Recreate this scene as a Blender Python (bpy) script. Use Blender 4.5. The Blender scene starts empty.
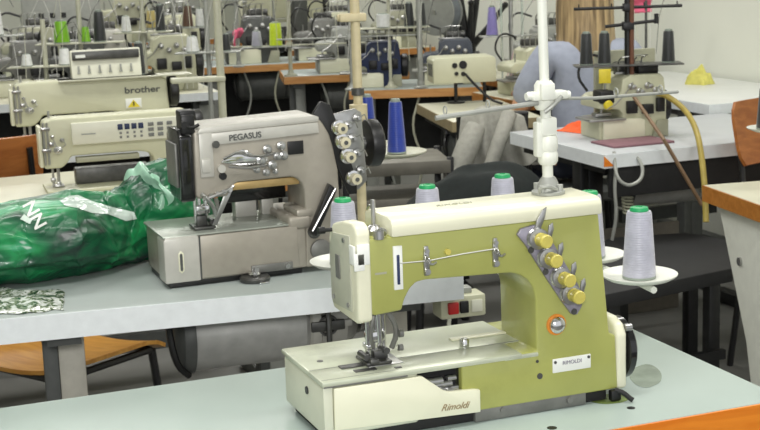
import bpy, bmesh, math, random
from mathutils import Vector, Matrix, noise
from mathutils.bvhtree import BVHTree
random.seed(7)
R = math.radians
scene = bpy.context.scene
COL = scene.collection

# ------------------------------------------------------------------ camera
FPX = 1422.97
PITCH, ROLL, YAW = R(10.8968), R(-1.9883), R(20.8739)
CAM = Vector((0, 0, 1.47))
_fw = Vector((math.sin(YAW)*math.cos(PITCH), math.cos(YAW)*math.cos(PITCH), -math.sin(PITCH)))
_rt = Vector((math.cos(YAW), -math.sin(YAW), 0)); _up = _rt.cross(_fw)
_c, _s = math.cos(ROLL), math.sin(ROLL)
RT = _c*_rt + _s*_up; UP = -_s*_rt + _c*_up; FW = _fw
def at(px, py, z):
    """the place on the level plane of height z that is seen at this pixel"""
    d = RT*((px-380)/FPX) - UP*((py-215)/FPX) + FW
    return CAM + d*((z-CAM.z)/d.z)
def aty(px, py, y):
    d = RT*((px-380)/FPX) - UP*((py-215)/FPX) + FW
    return CAM + d*((y-CAM.y)/d.y)
cd = bpy.data.cameras.new('camera'); cam = bpy.data.objects.new('camera', cd); COL.objects.link(cam)
cd.sensor_width = 36; cd.lens = FPX/760*36; cd.clip_start = .05; cd.clip_end = 60
m = Matrix((RT, UP, -FW)).transposed().to_4x4(); m.translation = CAM; cam.matrix_world = m
cd.dof.use_dof = True; cd.dof.focus_distance = 2.25; cd.dof.aperture_fstop = 20
scene.camera = cam

# ------------------------------------------------------------------ materials
def lin(c):
    c /= 255.0
    return c/12.92 if c <= .04045 else ((c+.055)/1.055)**2.4
def col(r, g, b, a=1): return (lin(r), lin(g), lin(b), a)
MATS = {}
def mat(name, rgb, rough=.5, metal=0, var=.12, scale=30, bump=0, coat=0, trans=0, emit=0, dirt=0, alpha=1, sheen=0):
    if name in MATS: return MATS[name]
    ma = bpy.data.materials.new(name); ma.use_nodes = True
    nt = ma.node_tree; N = nt.nodes; L = nt.links; p = N['Principled BSDF']
    tc = N.new('ShaderNodeTexCoord'); no = N.new('ShaderNodeTexNoise')
    no.inputs['Scale'].default_value = scale; no.inputs['Detail'].default_value = 4
    L.new(tc.outputs['Object'], no.inputs['Vector'])
    rp = N.new('ShaderNodeValToRGB')
    base = col(*rgb)
    rp.color_ramp.elements[0].position = .3; rp.color_ramp.elements[1].position = .7
    rp.color_ramp.elements[0].color = tuple(max(0, c*(1-var)) for c in base[:3])+(1,)
    rp.color_ramp.elements[1].color = tuple(min(1, c*(1+var)) for c in base[:3])+(1,)
    L.new(no.outputs['Fac'], rp.inputs['Fac'])
    out = rp.outputs['Color']
    if dirt:
        n2 = N.new('ShaderNodeTexNoise'); n2.inputs['Scale'].default_value = scale*.35; n2.inputs['Detail'].default_value = 8
        n2.inputs['Roughness'].default_value = .7
        L.new(tc.outputs['Object'], n2.inputs['Vector'])
        r2 = N.new('ShaderNodeValToRGB'); r2.color_ramp.elements[0].position = .56; r2.color_ramp.elements[1].position = .74
        r2.color_ramp.elements[0].color = (0, 0, 0, 1); r2.color_ramp.elements[1].color = (dirt, dirt, dirt, 1)
        L.new(n2.outputs['Fac'], r2.inputs['Fac'])
        mx = N.new('ShaderNodeMix'); mx.data_type = 'RGBA'
        L.new(r2.outputs['Color'], mx.inputs['Factor']); L.new(out, mx.inputs['A'])
        mx.inputs['B'].default_value = tuple(c*.45 for c in base[:3])+(1,)
        out = mx.outputs['Result']
    L.new(out, p.inputs['Base Color'])
    p.inputs['Roughness'].default_value = rough; p.inputs['Metallic'].default_value = metal
    p.inputs['Coat Weight'].default_value = coat; p.inputs['Transmission Weight'].default_value = trans
    p.inputs['Alpha'].default_value = alpha
    if sheen: p.inputs['Sheen Weight'].default_value = sheen
    if emit:
        L.new(out, p.inputs['Emission Color']); p.inputs['Emission Strength'].default_value = emit
    if bump:
        b = N.new('ShaderNodeBump'); b.inputs['Strength'].default_value = bump; b.inputs['Distance'].default_value = .002
        L.new(no.outputs['Fac'], b.inputs['Height']); L.new(b.outputs['Normal'], p.inputs['Normal'])
    MATS[name] = ma
    return ma
def wood(name, rgb, rgb2, rough=.4, scale=6):
    if name in MATS: return MATS[name]
    ma = bpy.data.materials.new(name); ma.use_nodes = True
    nt = ma.node_tree; N = nt.nodes; L = nt.links; p = N['Principled BSDF']
    tc = N.new('ShaderNodeTexCoord'); mp = N.new('ShaderNodeMapping'); mp.inputs['Scale'].default_value = (1, 8, 8)
    no = N.new('ShaderNodeTexNoise'); no.inputs['Scale'].default_value = scale; no.inputs['Detail'].default_value = 6
    no.inputs['Distortion'].default_value = .6
    L.new(tc.outputs['Object'], mp.inputs['Vector']); L.new(mp.outputs['Vector'], no.inputs['Vector'])
    rp = N.new('ShaderNodeValToRGB'); rp.color_ramp.elements[0].position = .35; rp.color_ramp.elements[1].position = .65
    rp.color_ramp.elements[0].color = col(*rgb); rp.color_ramp.elements[1].color = col(*rgb2)
    L.new(no.outputs['Fac'], rp.inputs['Fac']); L.new(rp.outputs['Color'], p.inputs['Base Color'])
    p.inputs['Roughness'].default_value = rough
    MATS[name] = ma
    return ma
def thread_mat(name, rgb, n=700):
    """wound yarn: fine bands round the cone"""
    if name in MATS: return MATS[name]
    ma = mat(name, rgb, .35, 0, .1, 60, sheen=.3)
    nt = ma.node_tree; N = nt.nodes; L = nt.links; p = N['Principled BSDF']
    tc = N.new('ShaderNodeTexCoord'); w = N.new('ShaderNodeTexWave'); w.bands_direction = 'Z'
    w.inputs['Scale'].default_value = n/10; w.inputs['Distortion'].default_value = 2.5; w.inputs['Detail'].default_value = 2
    L.new(tc.outputs['Object'], w.inputs['Vector'])
    b = N.new('ShaderNodeBump'); b.inputs['Strength'].default_value = .22; b.inputs['Distance'].default_value = .002
    L.new(w.outputs['Fac'], b.inputs['Height']); L.new(b.outputs['Normal'], p.inputs['Normal'])
    return ma
GREEN = mat('olive green enamel', (164, 167, 92), .32, 0, .05, 18, coat=.3, dirt=.25)
CREAM = mat('cream enamel', (226, 225, 200), .35, 0, .03, 14, coat=.2, dirt=.12)
CREAMG = mat('grey cream enamel', (206, 208, 188), .38, 0, .04, 14, dirt=.15)
BEDM = mat('worn cream bed plate', (196, 201, 180), .28, .15, .1, 16, dirt=.6)
STEEL = mat('steel', (178, 178, 176), .28, .9, .15, 40)
CHROME = mat('chrome', (220, 220, 220), .14, 1, .05, 30)
DSTEEL = mat('dark steel', (92, 92, 90), .4, .7, .2, 40)
GREYM = mat('grey casting', (120, 120, 116), .45, .4, .15, 30, dirt=.4)
LILAC = mat('lilac grey plate', (150, 146, 158), .4, .4, .12, 60, dirt=.6)
BLACK = mat('black paint', (22, 22, 23), .4, 0, .2, 30)
BLACKG = mat('black gloss', (15, 15, 17), .2, 0, .2, 30, coat=.4)
RUBBER = mat('rubber', (28, 28, 28), .8, 0, .2, 30)
KNOB = mat('yellowed knob', (200, 188, 92), .35, 0, .1, 60)
IVORY = mat('ivory knob', (205, 198, 170), .35, 0, .1, 60)
ORANGE = mat('orange ring', (214, 132, 40), .5)
WHITE = mat('white plastic', (232, 234, 228), .4, 0, .03, 20)
WHITEP = mat('white painted metal', (226, 228, 218), .4, 0, .04, 30, dirt=.2)
LAMG = mat('grey green laminate', (168, 182, 176), .32, 0, .025, 9, dirt=.06)
LAMB = mat('pale grey laminate', (166, 175, 172), .35, 0, .04, 10, dirt=.12)
LAMW = mat('white laminate', (214, 216, 212), .38, 0, .03, 9, dirt=.08)
LAMC = mat('cream laminate', (206, 204, 182), .4, 0, .04, 9, dirt=.1)
EDGEW = mat('white table edge', (228, 233, 235), .45, 0, .04, 40, dirt=.15)
EDGEO = wood('orange wood edge', (224, 122, 22), (240, 145, 40), .35)
EDGET = wood('faded orange wood edge', (190, 132, 72), (212, 158, 96), .4)
EDGEK = wood('brown orange wood edge', (170, 106, 40), (192, 128, 58), .38)
EDGEB = wood('tan wood edge', (172, 112, 52), (198, 138, 74), .4)
PLY = wood('tan plywood', (176, 120, 44), (200, 146, 66), .4)
PLYB = wood('brown plywood', (150, 88, 40), (176, 110, 54), .4)
PEG = mat('warm grey hammered enamel', (164, 158, 146), .36, .25, .05, 40, dirt=.12)
PEGL = mat('pale grey enamel', (192, 190, 182), .36, .2, .05, 40, dirt=.1)
BEIGE = mat('beige enamel', (200, 200, 172), .4, 0, .04, 20, dirt=.12)
BEIGED = mat('darker beige enamel', (164, 164, 142), .42, 0, .05, 20, dirt=.2)
PANEL = mat('pale panel', (222, 222, 204), .4, 0, .02, 20)
GREYP = mat('grey painted steel', (160, 162, 156), .45, .2, .08, 30, dirt=.25)
GREYD = mat('dark grey painted steel', (84, 86, 84), .5, .2, .12, 30, dirt=.2)
POSTY = mat('yellowed post', (200, 188, 152), .5, .1, .08, 40, dirt=.25)
POSTG = mat('pale grey post', (188, 188, 168), .45, .1, .06, 40, dirt=.1)
NAVY = mat('navy plastic', (38, 50, 84), .5)
RED = mat('red button', (190, 36, 34), .4)
PINK = mat('pink cloth', (216, 98, 128), .7)
YELLOW = mat('yellow plastic', (226, 206, 52), .45)
PALEY = mat('pale yellow cloth', (212, 206, 110), .8, bump=.4)
GOLD = mat('brass strip', (206, 176, 120), .35, .5)
PATCHG = mat('table patch', (140, 152, 138), .25, 0, .2, 25)
REFLG = mat('painted green reflection', (124, 142, 78), .25, 0, .2, 25)
DARKCLOTH = mat('dark green black cloth', (17, 25, 24), .85, 0, .3, 40, bump=.4)
GREYCLOTH = mat('grey sweatshirt cloth', (164, 163, 154), .9, 0, .1, 60, bump=.5)
TH_W = thread_mat('silver white yarn', (176, 176, 190))
TH_K = thread_mat('black yarn', (40, 43, 44))
TH_B = thread_mat('blue yarn', (34, 58, 148))
TH_GR = thread_mat('green yarn', (124, 186, 30))
TH_L = thread_mat('lime yellow yarn', (204, 228, 40))
TH_P = thread_mat('lilac yarn', (136, 126, 190))
TH_PK = thread_mat('pink yarn', (206, 150, 170))
TH_WW = thread_mat('plain white yarn', (222, 224, 222))
CAPG = mat('green cone cap', (34, 160, 96), .4)
CARD = mat('grey cone tube', (140, 150, 140), .5)
FIL = mat('clear thread', (200, 200, 194), .4)

# ------------------------------------------------------------------ mesh builder
class MB:
    def __init__(s): s.bm = bmesh.new()
    def _add(s, bm, M=None):
        if M is not None: bmesh.ops.transform(bm, matrix=M, verts=bm.verts)
        me = bpy.data.meshes.new('t'); bm.to_mesh(me); bm.free()
        s.bm.from_mesh(me); bpy.data.meshes.remove(me)
        return s
    def box(s, a, b, bev=0, seg=2, M=None):
        bm = bmesh.new(); bmesh.ops.create_cube(bm, size=1)
        for v in bm.verts:
            v.co = Vector([(a[i]+b[i])/2 + v.co[i]*abs(b[i]-a[i]) for i in range(3)])
        if bev: bmesh.ops.bevel(bm, geom=bm.edges[:], offset=bev, segments=seg, affect='EDGES', profile=.5)
        return s._add(bm, M)
    def prism(s, pts, d0, d1, axis='y', bev=0, seg=2, M=None):
        """polygon in the plane across the axis, extruded along it. y: (x,z)  x: (y,z)  z: (x,y)"""
        bm = bmesh.new()
        def P(p, d):
            return {'y': (p[0], d, p[1]), 'x': (d, p[0], p[1]), 'z': (p[0], p[1], d)}[axis]
        A = [bm.verts.new(P(p, d0)) for p in pts]; B = [bm.verts.new(P(p, d1)) for p in pts]
        n = len(pts); bm.faces.new(A); bm.faces.new(B[::-1])
        for i in range(n): bm.faces.new((A[i], B[i], B[(i+1) % n], A[(i+1) % n]))
        bmesh.ops.recalc_face_normals(bm, faces=bm.faces[:])
        if bev:
            bmesh.ops.bevel(bm, geom=bm.edges[:], offset=bev, segments=seg, affect='EDGES', profile=.5, clamp_overlap=True)
        return s._add(bm, M)
    def lathe(s, prof, o=(0, 0, 0), ax=(0, 0, 1), seg=20, M=None):
        bm = bmesh.new(); rings = []
        for r, z in prof:
            if r < 1e-5: rings.append([bm.verts.new((0, 0, z))])
            else: rings.append([bm.verts.new((r*math.cos(2*math.pi*k/seg), r*math.sin(2*math.pi*k/seg), z)) for k in range(seg)])
        for a, b in zip(rings, rings[1:]):
            for k in range(seg):
                k2 = (k+1) % seg
                if len(a) == 1 and len(b) == 1: continue
                if len(a) == 1: bm.faces.new((a[0], b[k], b[k2]))
                elif len(b) == 1: bm.faces.new((a[k], a[k2], b[0]))
                else: bm.faces.new((a[k], a[k2], b[k2], b[k]))
        if len(rings[0]) > 1: bm.faces.new(rings[0])
        if len(rings[-1]) > 1: bm.faces.new(rings[-1])
        bmesh.ops.recalc_face_normals(bm, faces=bm.faces[:])
        q = Vector((0, 0, 1)).rotation_difference(Vector(ax).normalized()).to_matrix().to_4x4()
        T = Matrix.Translation(o) @ q
        return s._add(bm, T if M is None else M @ T)
    def cyl(s, a, b, r, r2=None, seg=14, bev=0):
        a, b = Vector(a), Vector(b); L = (b-a).length; r2 = r if r2 is None else r2
        e = min(bev, L*.4, r*.5, r2*.5)
        pr = [(r-e, 0), (r, e), (r2, L-e), (r2-e, L)] if bev else [(r, 0), (r2, L)]
        return s.lathe(pr, a, b-a, seg)
    def sph(s, c, r, seg=12, sc=(1, 1, 1)):
        bm = bmesh.new(); bmesh.ops.create_uvsphere(bm, u_segments=seg, v_segments=max(6, seg*2//3), radius=1)
        for v in bm.verts: v.co = Vector([c[i]+v.co[i]*r*sc[i] for i in range(3)])
        return s._add(bm)
    def tube(s, pts, r, seg=8, smooth=0):
        pts = [Vector(p) for p in pts]
        for _ in range(smooth):
            q = [pts[0]]
            for a, b in zip(pts, pts[1:]): q += [a*.75+b*.25, a*.25+b*.75]
            pts = q+[pts[-1]]
        bm = bmesh.new(); n = len(pts); rings = []
        t0 = (pts[1]-pts[0]).normalized()
        u = t0.orthogonal().normalized()
        for i, p in enumerate(pts):
            t = (pts[min(i+1, n-1)]-pts[max(i-1, 0)]).normalized()
            u = (u - t*u.dot(t)).normalized(); w = t.cross(u)
            rr = r
            if isinstance(r, (list, tuple)):
                f = i/(n-1)*(len(r)-1); j = min(int(f), len(r)-2); rr = r[j]+(r[j+1]-r[j])*(f-j)
            rings.append([bm.verts.new(p+(u*math.cos(2*math.pi*k/seg)+w*math.sin(2*math.pi*k/seg))*rr) for k in range(seg)])
        for a, b in zip(rings, rings[1:]):
            for k in range(seg): bm.faces.new((a[k], a[(k+1) % seg], b[(k+1) % seg], b[k]))
        bm.faces.new(rings[0]); bm.faces.new(rings[-1])
        bmesh.ops.recalc_face_normals(bm, faces=bm.faces[:])
        return s._add(bm)
    def ring(s, c, R0, r, ax=(0, 0, 1), seg=24, n=8):
        bm = bmesh.new(); rs = []
        for i in range(seg):
            a = 2*math.pi*i/seg
            rs.append([bm.verts.new(((R0+r*math.cos(2*math.pi*k/n))*math.cos(a), (R0+r*math.cos(2*math.pi*k/n))*math.sin(a), r*math.sin(2*math.pi*k/n))) for k in range(n)])
        for i in range(seg):
            A, B = rs[i], rs[(i+1) % seg]
            for k in range(n): bm.faces.new((A[k], B[k], B[(k+1) % n], A[(k+1) % n]))
        q = Vector((0, 0, 1)).rotation_difference(Vector(ax).normalized()).to_matrix().to_4x4()
        return s._add(bm, Matrix.Translation(c) @ q)
    def build(s, name, ma, parent=None, ang=35):
        me = bpy.data.meshes.new(name); s.bm.to_mesh(me); s.bm.free()
        for p in me.polygons: p.use_smooth = True
        me.set_sharp_from_angle(angle=R(ang))
        me.materials.append(ma)
        o = bpy.data.objects.new(name, me); COL.objects.link(o)
        if isinstance(parent, MB): parent = parent.o
        if parent is not None: o.parent = parent
        s.o = o
        return o
def tag(o, label, cat, group=None, kind=None):
    if label: o['label'] = label
    if cat: o['category'] = cat
    if group: o['group'] = group
    if kind: o['kind'] = kind
    return o
def thing(name, label, cat, loc=(0, 0, 0), rz=0, group=None):
    o = bpy.data.objects.new(name, None); COL.objects.link(o); o.empty_display_size = .05
    o.location = loc; o.rotation_euler = (0, 0, rz)
    return tag(o, label, cat, group)
def dup(root, loc, rz=0, label=None, group=None, sc=None, swap=None):
    """copy of a thing with its parts and sub-parts"""
    def cp(o, par):
        c = o.copy(); COL.objects.link(c); c.parent = par
        if swap and c.type == 'MESH' and c.name.split('.')[0] in swap:
            c.data = c.data.copy(); c.data.materials[0] = swap[c.name.split('.')[0]]
        for ch in list(o.children): cp(ch, c)
        return c
    r = root.copy(); COL.objects.link(r)
    if r.type == 'MESH' and swap and r.name.split('.')[0] in swap:
        r.data = r.data.copy(); r.data.materials[0] = swap[r.name.split('.')[0]]
    for ch in list(root.children): cp(ch, r)
    r.location = loc; r.rotation_euler = (0, 0, rz)
    if sc: r.scale = (sc, sc, sc)
    if label: r['label'] = label
    if group: r['group'] = group
    return r
def text_mesh(txt, size, depth=.0006, shear=0, bold=False):
    cu = bpy.data.curves.new('t', 'FONT'); cu.body = txt; cu.size = size; cu.extrude = depth; cu.shear = shear
    cu.align_x = 'CENTER'; cu.align_y = 'CENTER'
    if bold: cu.offset = size*.02
    o = bpy.data.objects.new('t', cu); COL.objects.link(o)
    dg = bpy.context.evaluated_depsgraph_get()
    me = bpy.data.meshes.new_from_object(o.evaluated_get(dg))
    bpy.data.objects.remove(o); bpy.data.curves.remove(cu)
    return me
def lettering(txt, size, ma, parent, pos, rot, **k):
    me = text_mesh(txt, size, **k); me.name = 'lettering'; me.materials.clear(); me.materials.append(ma)
    o = bpy.data.objects.new('lettering', me); COL.objects.link(o); o.parent = parent
    o.location = pos; o.rotation_euler = rot
    return o
FRONT = (R(90), 0, 0)     # lettering on a face that looks to -Y

# ------------------------------------------------------------------ setting
def struct(name, mb, ma): return tag(mb.build(name, ma), None, None, kind='structure')
FLOORM = mat('grey floor', (112, 112, 108), .55, 0, .15, 3, dirt=.3)
WALLM = mat('off white wall', (222, 224, 212), .8, 0, .02, 4, bump=.05)
CEILM = mat('ceiling paint', (226, 226, 220), .9, 0, .02, 4)
XW, YB, XL, YF, ZC = 3.92, 15.0, -3.0, -2.0, 3.2
struct('floor', MB().box((XL, YF, -.1), (XW+.2, YB+.2, 0)), FLOORM)
struct('wall_right', MB().box((XW, YF, 0), (XW+.2, YB+.2, ZC)), WALLM)
struct('wall_back', MB().box((XL, YB, 0), (XW, YB+.2, ZC)), WALLM)
struct('wall_left', MB().box((XL-.2, YF, 0), (XL, YB+.2, ZC)), WALLM)
struct('ceiling', MB().box((XL-.2, YF, ZC), (XW+.2, YB+.2, ZC+.1)), CEILM)

# ------------------------------------------------------------------ generic makers
def make_table(name, label, loc, L, D, rz=0, top=LAMB, edge=EDGEW, h=.75, th=.04, legs=(.12, .88), legm=GREYD, legm2=GREYP, group=None, edge2=None, apron=False, cables=0):  # apron adds a dark sheet standing in for the darkness under the table
    """origin: front left corner of the top, on the floor; X along the front edge"""
    t = thing(name, label, 'table', (loc[0], loc[1], 0), rz, group)
    MB().box((.004, .004, h-th), (L-.004, D-.004, h), .002).build('tabletop', top, t)
    e = MB()
    e.box((0, 0, h-th-.002), (L, .006, h-.0015))
    if edge2: e.build('edge_band', edge, t); e = MB()
    e.box((0, D-.006, h-th-.002), (L, D, h-.0015))
    e.box((0, .006, h-th-.002), (.006, D-.006, h-.0015)); e.box((L-.006, .006, h-th-.002), (L, D-.006, h-.0015))
    e.build('edge_band', edge2 or edge, t)
    if apron: MB().box((.05, D*.55, .30), (L-.05, D*.55+.015, h-th), .002).build('added_shade_sheet', RUBBER, t)  # added dark sheet standing in for the darkness under the table
    for k in range(cables):
        x = L*(.3+.45*k/max(1, cables-1)); dx = .05*(-1)**k
        MB().tube([(x, .04, h-th), (x+dx, .03, h-.2), (x-dx*.5, .04, h-.38), (x+dx*1.4, .06, .12)], .006, 6, 2).build('cable', (GREYP, POSTG, BLACK)[k % 3], t)
    for f in legs:
        x = f*L
        g = MB().box((x-.045, .20, .05), (x-.012, .26, h-th), .003)
        g.box((x-.03, .06, .0), (x+.03, D-.04, .05), .008)
        g.build('leg', legm, t)
        MB().box((x-.012, .20, .05), (x+.045, .27, h-th), .003).build('leg_cover', legm2, t)
        g = MB().box((x-.035, .05, h-th-.03), (x+.035, D-.05, h-th)); g.build('leg_bracket', legm, t)
    MB().box((legs[0]*L, D*.6, .16), (legs[-1]*L, D*.6+.03, .22)).build('crossbar', legm, t)
    return t
def cone_bm(h, rb, rt):
    b = MB(); b.lathe([(rb*.72, 0), (rb*.98, .004), (rb, h*.06), (rt*1.03, h*.90), (rt*.95, h*.935), (rt*.55, h*.94)], seg=24); return b
def make_cone(label, loc, ma, group, h=.118, rb=.026, rt=.019, cap=CAPG, name='thread_cone', rz=0):
    t = thing(name, label, 'thread cone', loc, rz, group)
    cone_bm(h, rb, rt).build('yarn', ma, t)
    MB().lathe([(rt*.74, h*.93), (rt*.78, h*.95), (rt*.7, h*.99), (rt*.3, h), (rt*.28, h*.96)], seg=20).build('cone_cap', cap, t)
    MB().lathe([(rb*.80, -.0), (rb*1.0, .0), (rb*1.0, .004), (rb*.8, .005)], seg=20).build('cone_base', CARD, t)
    return t
def make_motor(label, loc, rz=0):
    t = thing('clutch_motor', label, 'motor', loc, rz)
    m_ = mat('light grey motor casting', (176, 176, 172), .45, .3, .1, 30, dirt=.25)
    MB().lathe([(.05, -.17), (.085, -.165), (.092, -.155), (.094, .10), (.086, .11)], ax=(1, 0, 0), seg=32).build('motor_body', m_, t)
    MB().lathe([(.035, -.20), (.07, -.195), (.092, -.18), (.097, -.165), (.097, -.155)], ax=(1, 0, 0), seg=32).build('end_bell', GREYD, t)
    c = MB().lathe([(.088, .11), (.094, .115), (.094, .135), (.084, .14), (.084, .20), (.06, .23), (.04, .24)], ax=(1, 0, 0), seg=32)
    for k in range(6):
        a = k*math.pi/3
        c.box((.14, .082*math.cos(a)-.008, .082*math.sin(a)-.008), (.21, .082*math.cos(a)+.008, .082*math.sin(a)+.008), .002)
    c.build('clutch_housing', PEGL, t)
    h = MB()
    h.tube([(.15, -.088, .05), (.15, -.10, .02), (.15, -.10, -.05)], .007, 8); h.ring((.15, -.09, 0), .022, .004, (0, 1, 0), 20, 6)
    h.box((.11, -.098, -.012), (.19, -.088, .012), .003)
    h.build('clutch_lever', DSTEEL, t)
    MB().lathe([(.03, .24), (.05, .245), (.038, .26), (.052, .275), (.03, .28)], ax=(1, 0, 0), seg=24).build('pulley', STEEL, t)
    b = MB()
    b.box((-.12, -.04, .07), (.12, .04, .0895), .003)
    b.tube([(-.12, 0, .08), (-.205, 0, .08), (-.205, 0, .02)], .008, 8)
    b.build('mount_bracket', BLACK, t)
    MB().tube([(-.17, -.02, .08), (-.215, -.06, .06), (-.205, -.08, -.05), (-.17, -.05, -.09)], .008, 8, 2).build('cable', BLACK, t)
    return t
def make_chair(label, loc, rz, ma, name='plywood_chair'):
    """faces +Y; origin on the floor under the seat's middle"""
    t = thing(name, label, 'chair', loc, rz)
    def shell(a, b, n, f, th=.011, w=.2):
        bm = bmesh.new(); g = []
        for i in range(n+1):
            v = a+(b-a)*i/n; row = []
            for k in range(11):
                u = -1+2*k/10
                ww = w*(1-.10*abs(2*i/n-1)**4)
                row.append(bm.verts.new(f(u*ww, v, u)))
            g.append(row)
        for i in range(n):
            for k in range(10): bm.faces.new((g[i][k], g[i][k+1], g[i+1][k+1], g[i+1][k]))
        bmesh.ops.recalc_face_normals(bm, faces=bm.faces[:])
        r = bmesh.ops.solidify(bm, geom=bm.faces[:], thickness=th)
        mb = MB(); mb._add(bm); return mb
    shell(-.2, .2, 10, lambda x, v, u: Vector((x, v, .44 + .02*u*u - .03*max(0, (v-.1)/.1)**2)), w=.205).build('seat', ma, t, 50)
    shell(0, .2, 8, lambda x, v, u: Vector((x, -.215+.04*u*u-.06*v/.2, .66+v)), w=.2).build('backrest', ma, t, 50)
    for sx in (-1, 1):
        MB().tube([(sx*.2, .19, 0.0), (sx*.17, .16, .42)], .011, 8).build('leg', BLACK, t)
        MB().tube([(sx*.2, -.21, 0), (sx*.17, -.17, .42), (sx*.165, -.20, .6), (sx*.15, -.245, .82)], .011, 8, 1).build('leg', BLACK, t)
    b = MB()
    for y in (-.165, .155): b.tube([(-.17, y, .42), (.17, y, .42)], .010, 8)
    for sx in (-1, 1): b.tube([(sx*.17, -.165, .42), (sx*.17, .155, .42)], .010, 8)
    b.build('frame', BLACK, t)
    for y in (.175, -.19): MB().tube([(-.185, y, .2), (.185, y, .2)], .008, 8).build('stretcher', BLACK, t)
    return t
# classic flat-bed machine, seen from the operator's side. origin: left front corner of the bed, on the table
def make_lockstitch(label, loc, rz=0, sc=1, body=BEIGE, panel=None, word=None, warning=False, top_panel=False, group=None, cat='sewing machine', detail=True, L=.50):
    t = thing('sewing_machine', label, cat, loc, rz, group); t.scale = (sc, sc, sc)
    ay0, ay1 = .045, .135
    MB().box((0, 0, .0), (L, .18, .012), .003).build('bed', body, t)
    pr = [(.0, .085), (.055, .085), (.075, .105), (.085, .125), (.30, .125), (.33, .118), (.345, .10), (.35, .012), (L-.02, .012), (L-.015, .12), (L-.02, .245), (L-.04, .262), (.03, .262), (.004, .25)]
    MB().prism(pr, ay0, ay1, 'y', .008, 3).build('arm', body, t)
    f = MB().box((-.012, ay0+.006, .09), (.0, ay1-.006, .235), .004); f.build('face_plate', CREAM, t)
    MB().cyl((.045, .09, .02), (.045, .09, .09), .005).build('presser_bar', STEEL, t)
    n = MB().cyl((.028, .09, .012), (.028, .09, .09), .004)
    n.box((.02, .08, .03), (.036, .1, .045), .002); n.build('needle_bar', STEEL, t)
    MB().cyl((.028, .09, .235), (.028, .09, .285), .004).build('lifter_pin', STEEL, t)
    p = MB().box((.03, .07, .014), (.06, .085, .02), .001); p.box((.03, .095, .014), (.06, .11, .02), .001); p.box((.038, .08, .018), (.052, .1, .03), .001)
    p.build('presser_foot', STEEL, t)
    MB().lathe([(.0, 0), (.03, .0), (.062, .006), (.066, .012), (.066, .028), (.055, .034), (.02, .036)], (L-.016, .09, .19), (1, 0, 0), 28).build('handwheel', BLACK, t)
    d = MB()
    for x in (.004, .016): d.cyl((x, ay0-.004, .10), (x, ay0-.004, .25), .0035, seg=8)
    d.box((-.004, ay0-.009, .145), (.024, ay0, .158), .002); d.box((-.004, ay0-.009, .222), (.024, ay0, .234), .002)
    for (x, z, r) in ((.045, .15, .014), (.06, .185, .008), (.03, .2, .006)):
        d.lathe([(r*.5, 0), (r, .004), (r, .008), (r*.4, .012), (r*.3, .024), (.001, .025)], (x, ay0, z), (0, -1, 0), 16)
    d.tube([(.03, ay0-.01, .2), (.045, ay0-.014, .15), (.07, ay0-.012, .17), (.06, ay0-.01, .19)], .0018, 6)
    d.box((.02, ay0-.006, .165), (.034, ay0, .18), .001)
    d.build('tension_unit', STEEL, t)
    g = MB().box((.10, .04, .10), (.30, ay0+.03, .118), .002); g.build('light_bar', BEIGED, t)
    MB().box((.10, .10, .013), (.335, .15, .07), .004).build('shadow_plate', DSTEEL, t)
    if panel:
        q = MB().box((.09, ay0-.014, .165), (L-.07, ay0+.002, .243), .004).build('control_panel', PANEL, t)
        for i in range(4): MB().box((.235+i*.022, ay0-.017, .209), (.251+i*.022, ay0-.013, .229), .001).build('button', NAVY, q)
        kg = mat('key pad grey', (120, 122, 118), .5)
        for i in range(3):
            for j in range(3): MB().box((.332+i*.03, ay0-.017, .177+j*.019), (.350+i*.03, ay0-.013, .190+j*.019), .001).build('key', kg, q)
        for i in range(4):
            for j in range(2): MB().box((.24+i*.022, ay0-.016, .178+j*.015), (.247+i*.022, ay0-.013, .186+j*.015)).build('indicator', kg, q)
        MB().box((.12, ay0-.016, .2), (.165, ay0-.013, .204)).build('printed_line', GREYP, q)
    if word: lettering(word, .036, GREYD, t, (.40, ay0-.001, .205), FRONT, bold=True)
    if warning:
        w = MB().box((.345, ay0-.003, .132), (.395, ay0, .172), .0005).build('warning_sticker', WHITE, t)
        MB().prism([(.35, .136), (.39, .136), (.37, .167)], ay0-.0045, ay0-.003).build('warning_triangle', YELLOW, w)
        MB().box((.368, ay0-.006, .142), (.372, ay0-.0045, .159)).build('warning_mark', BLACK, w)
    if top_panel:
        q = MB().prism([(.06, .263), (.12, .263), (.125, .373), (.085, .378)], .185, .405, 'x', .004).build('operation_panel', PANEL, t)
        MB().box((.19, .063, .338), (.40, .082, .372), .002).build('display', DSTEEL, q)
        MB().box((.20, .060, .348), (.23, .064, .360)).build('lit_digits', WHITE, q)
        for i in range(6):
            b = MB().box((.202+i*.033, .0585, .283), (.212+i*.033, .0645, .29), .001); b.box((.204+i*.033, .0595, .29), (.210+i*.033, .0655, .315), .001); b.build('key', GREYP, q)
        MB().box((.14, .02, .257), (.56, .13, .262), .001).build('tray', POSTG, t)
    return t
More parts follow.
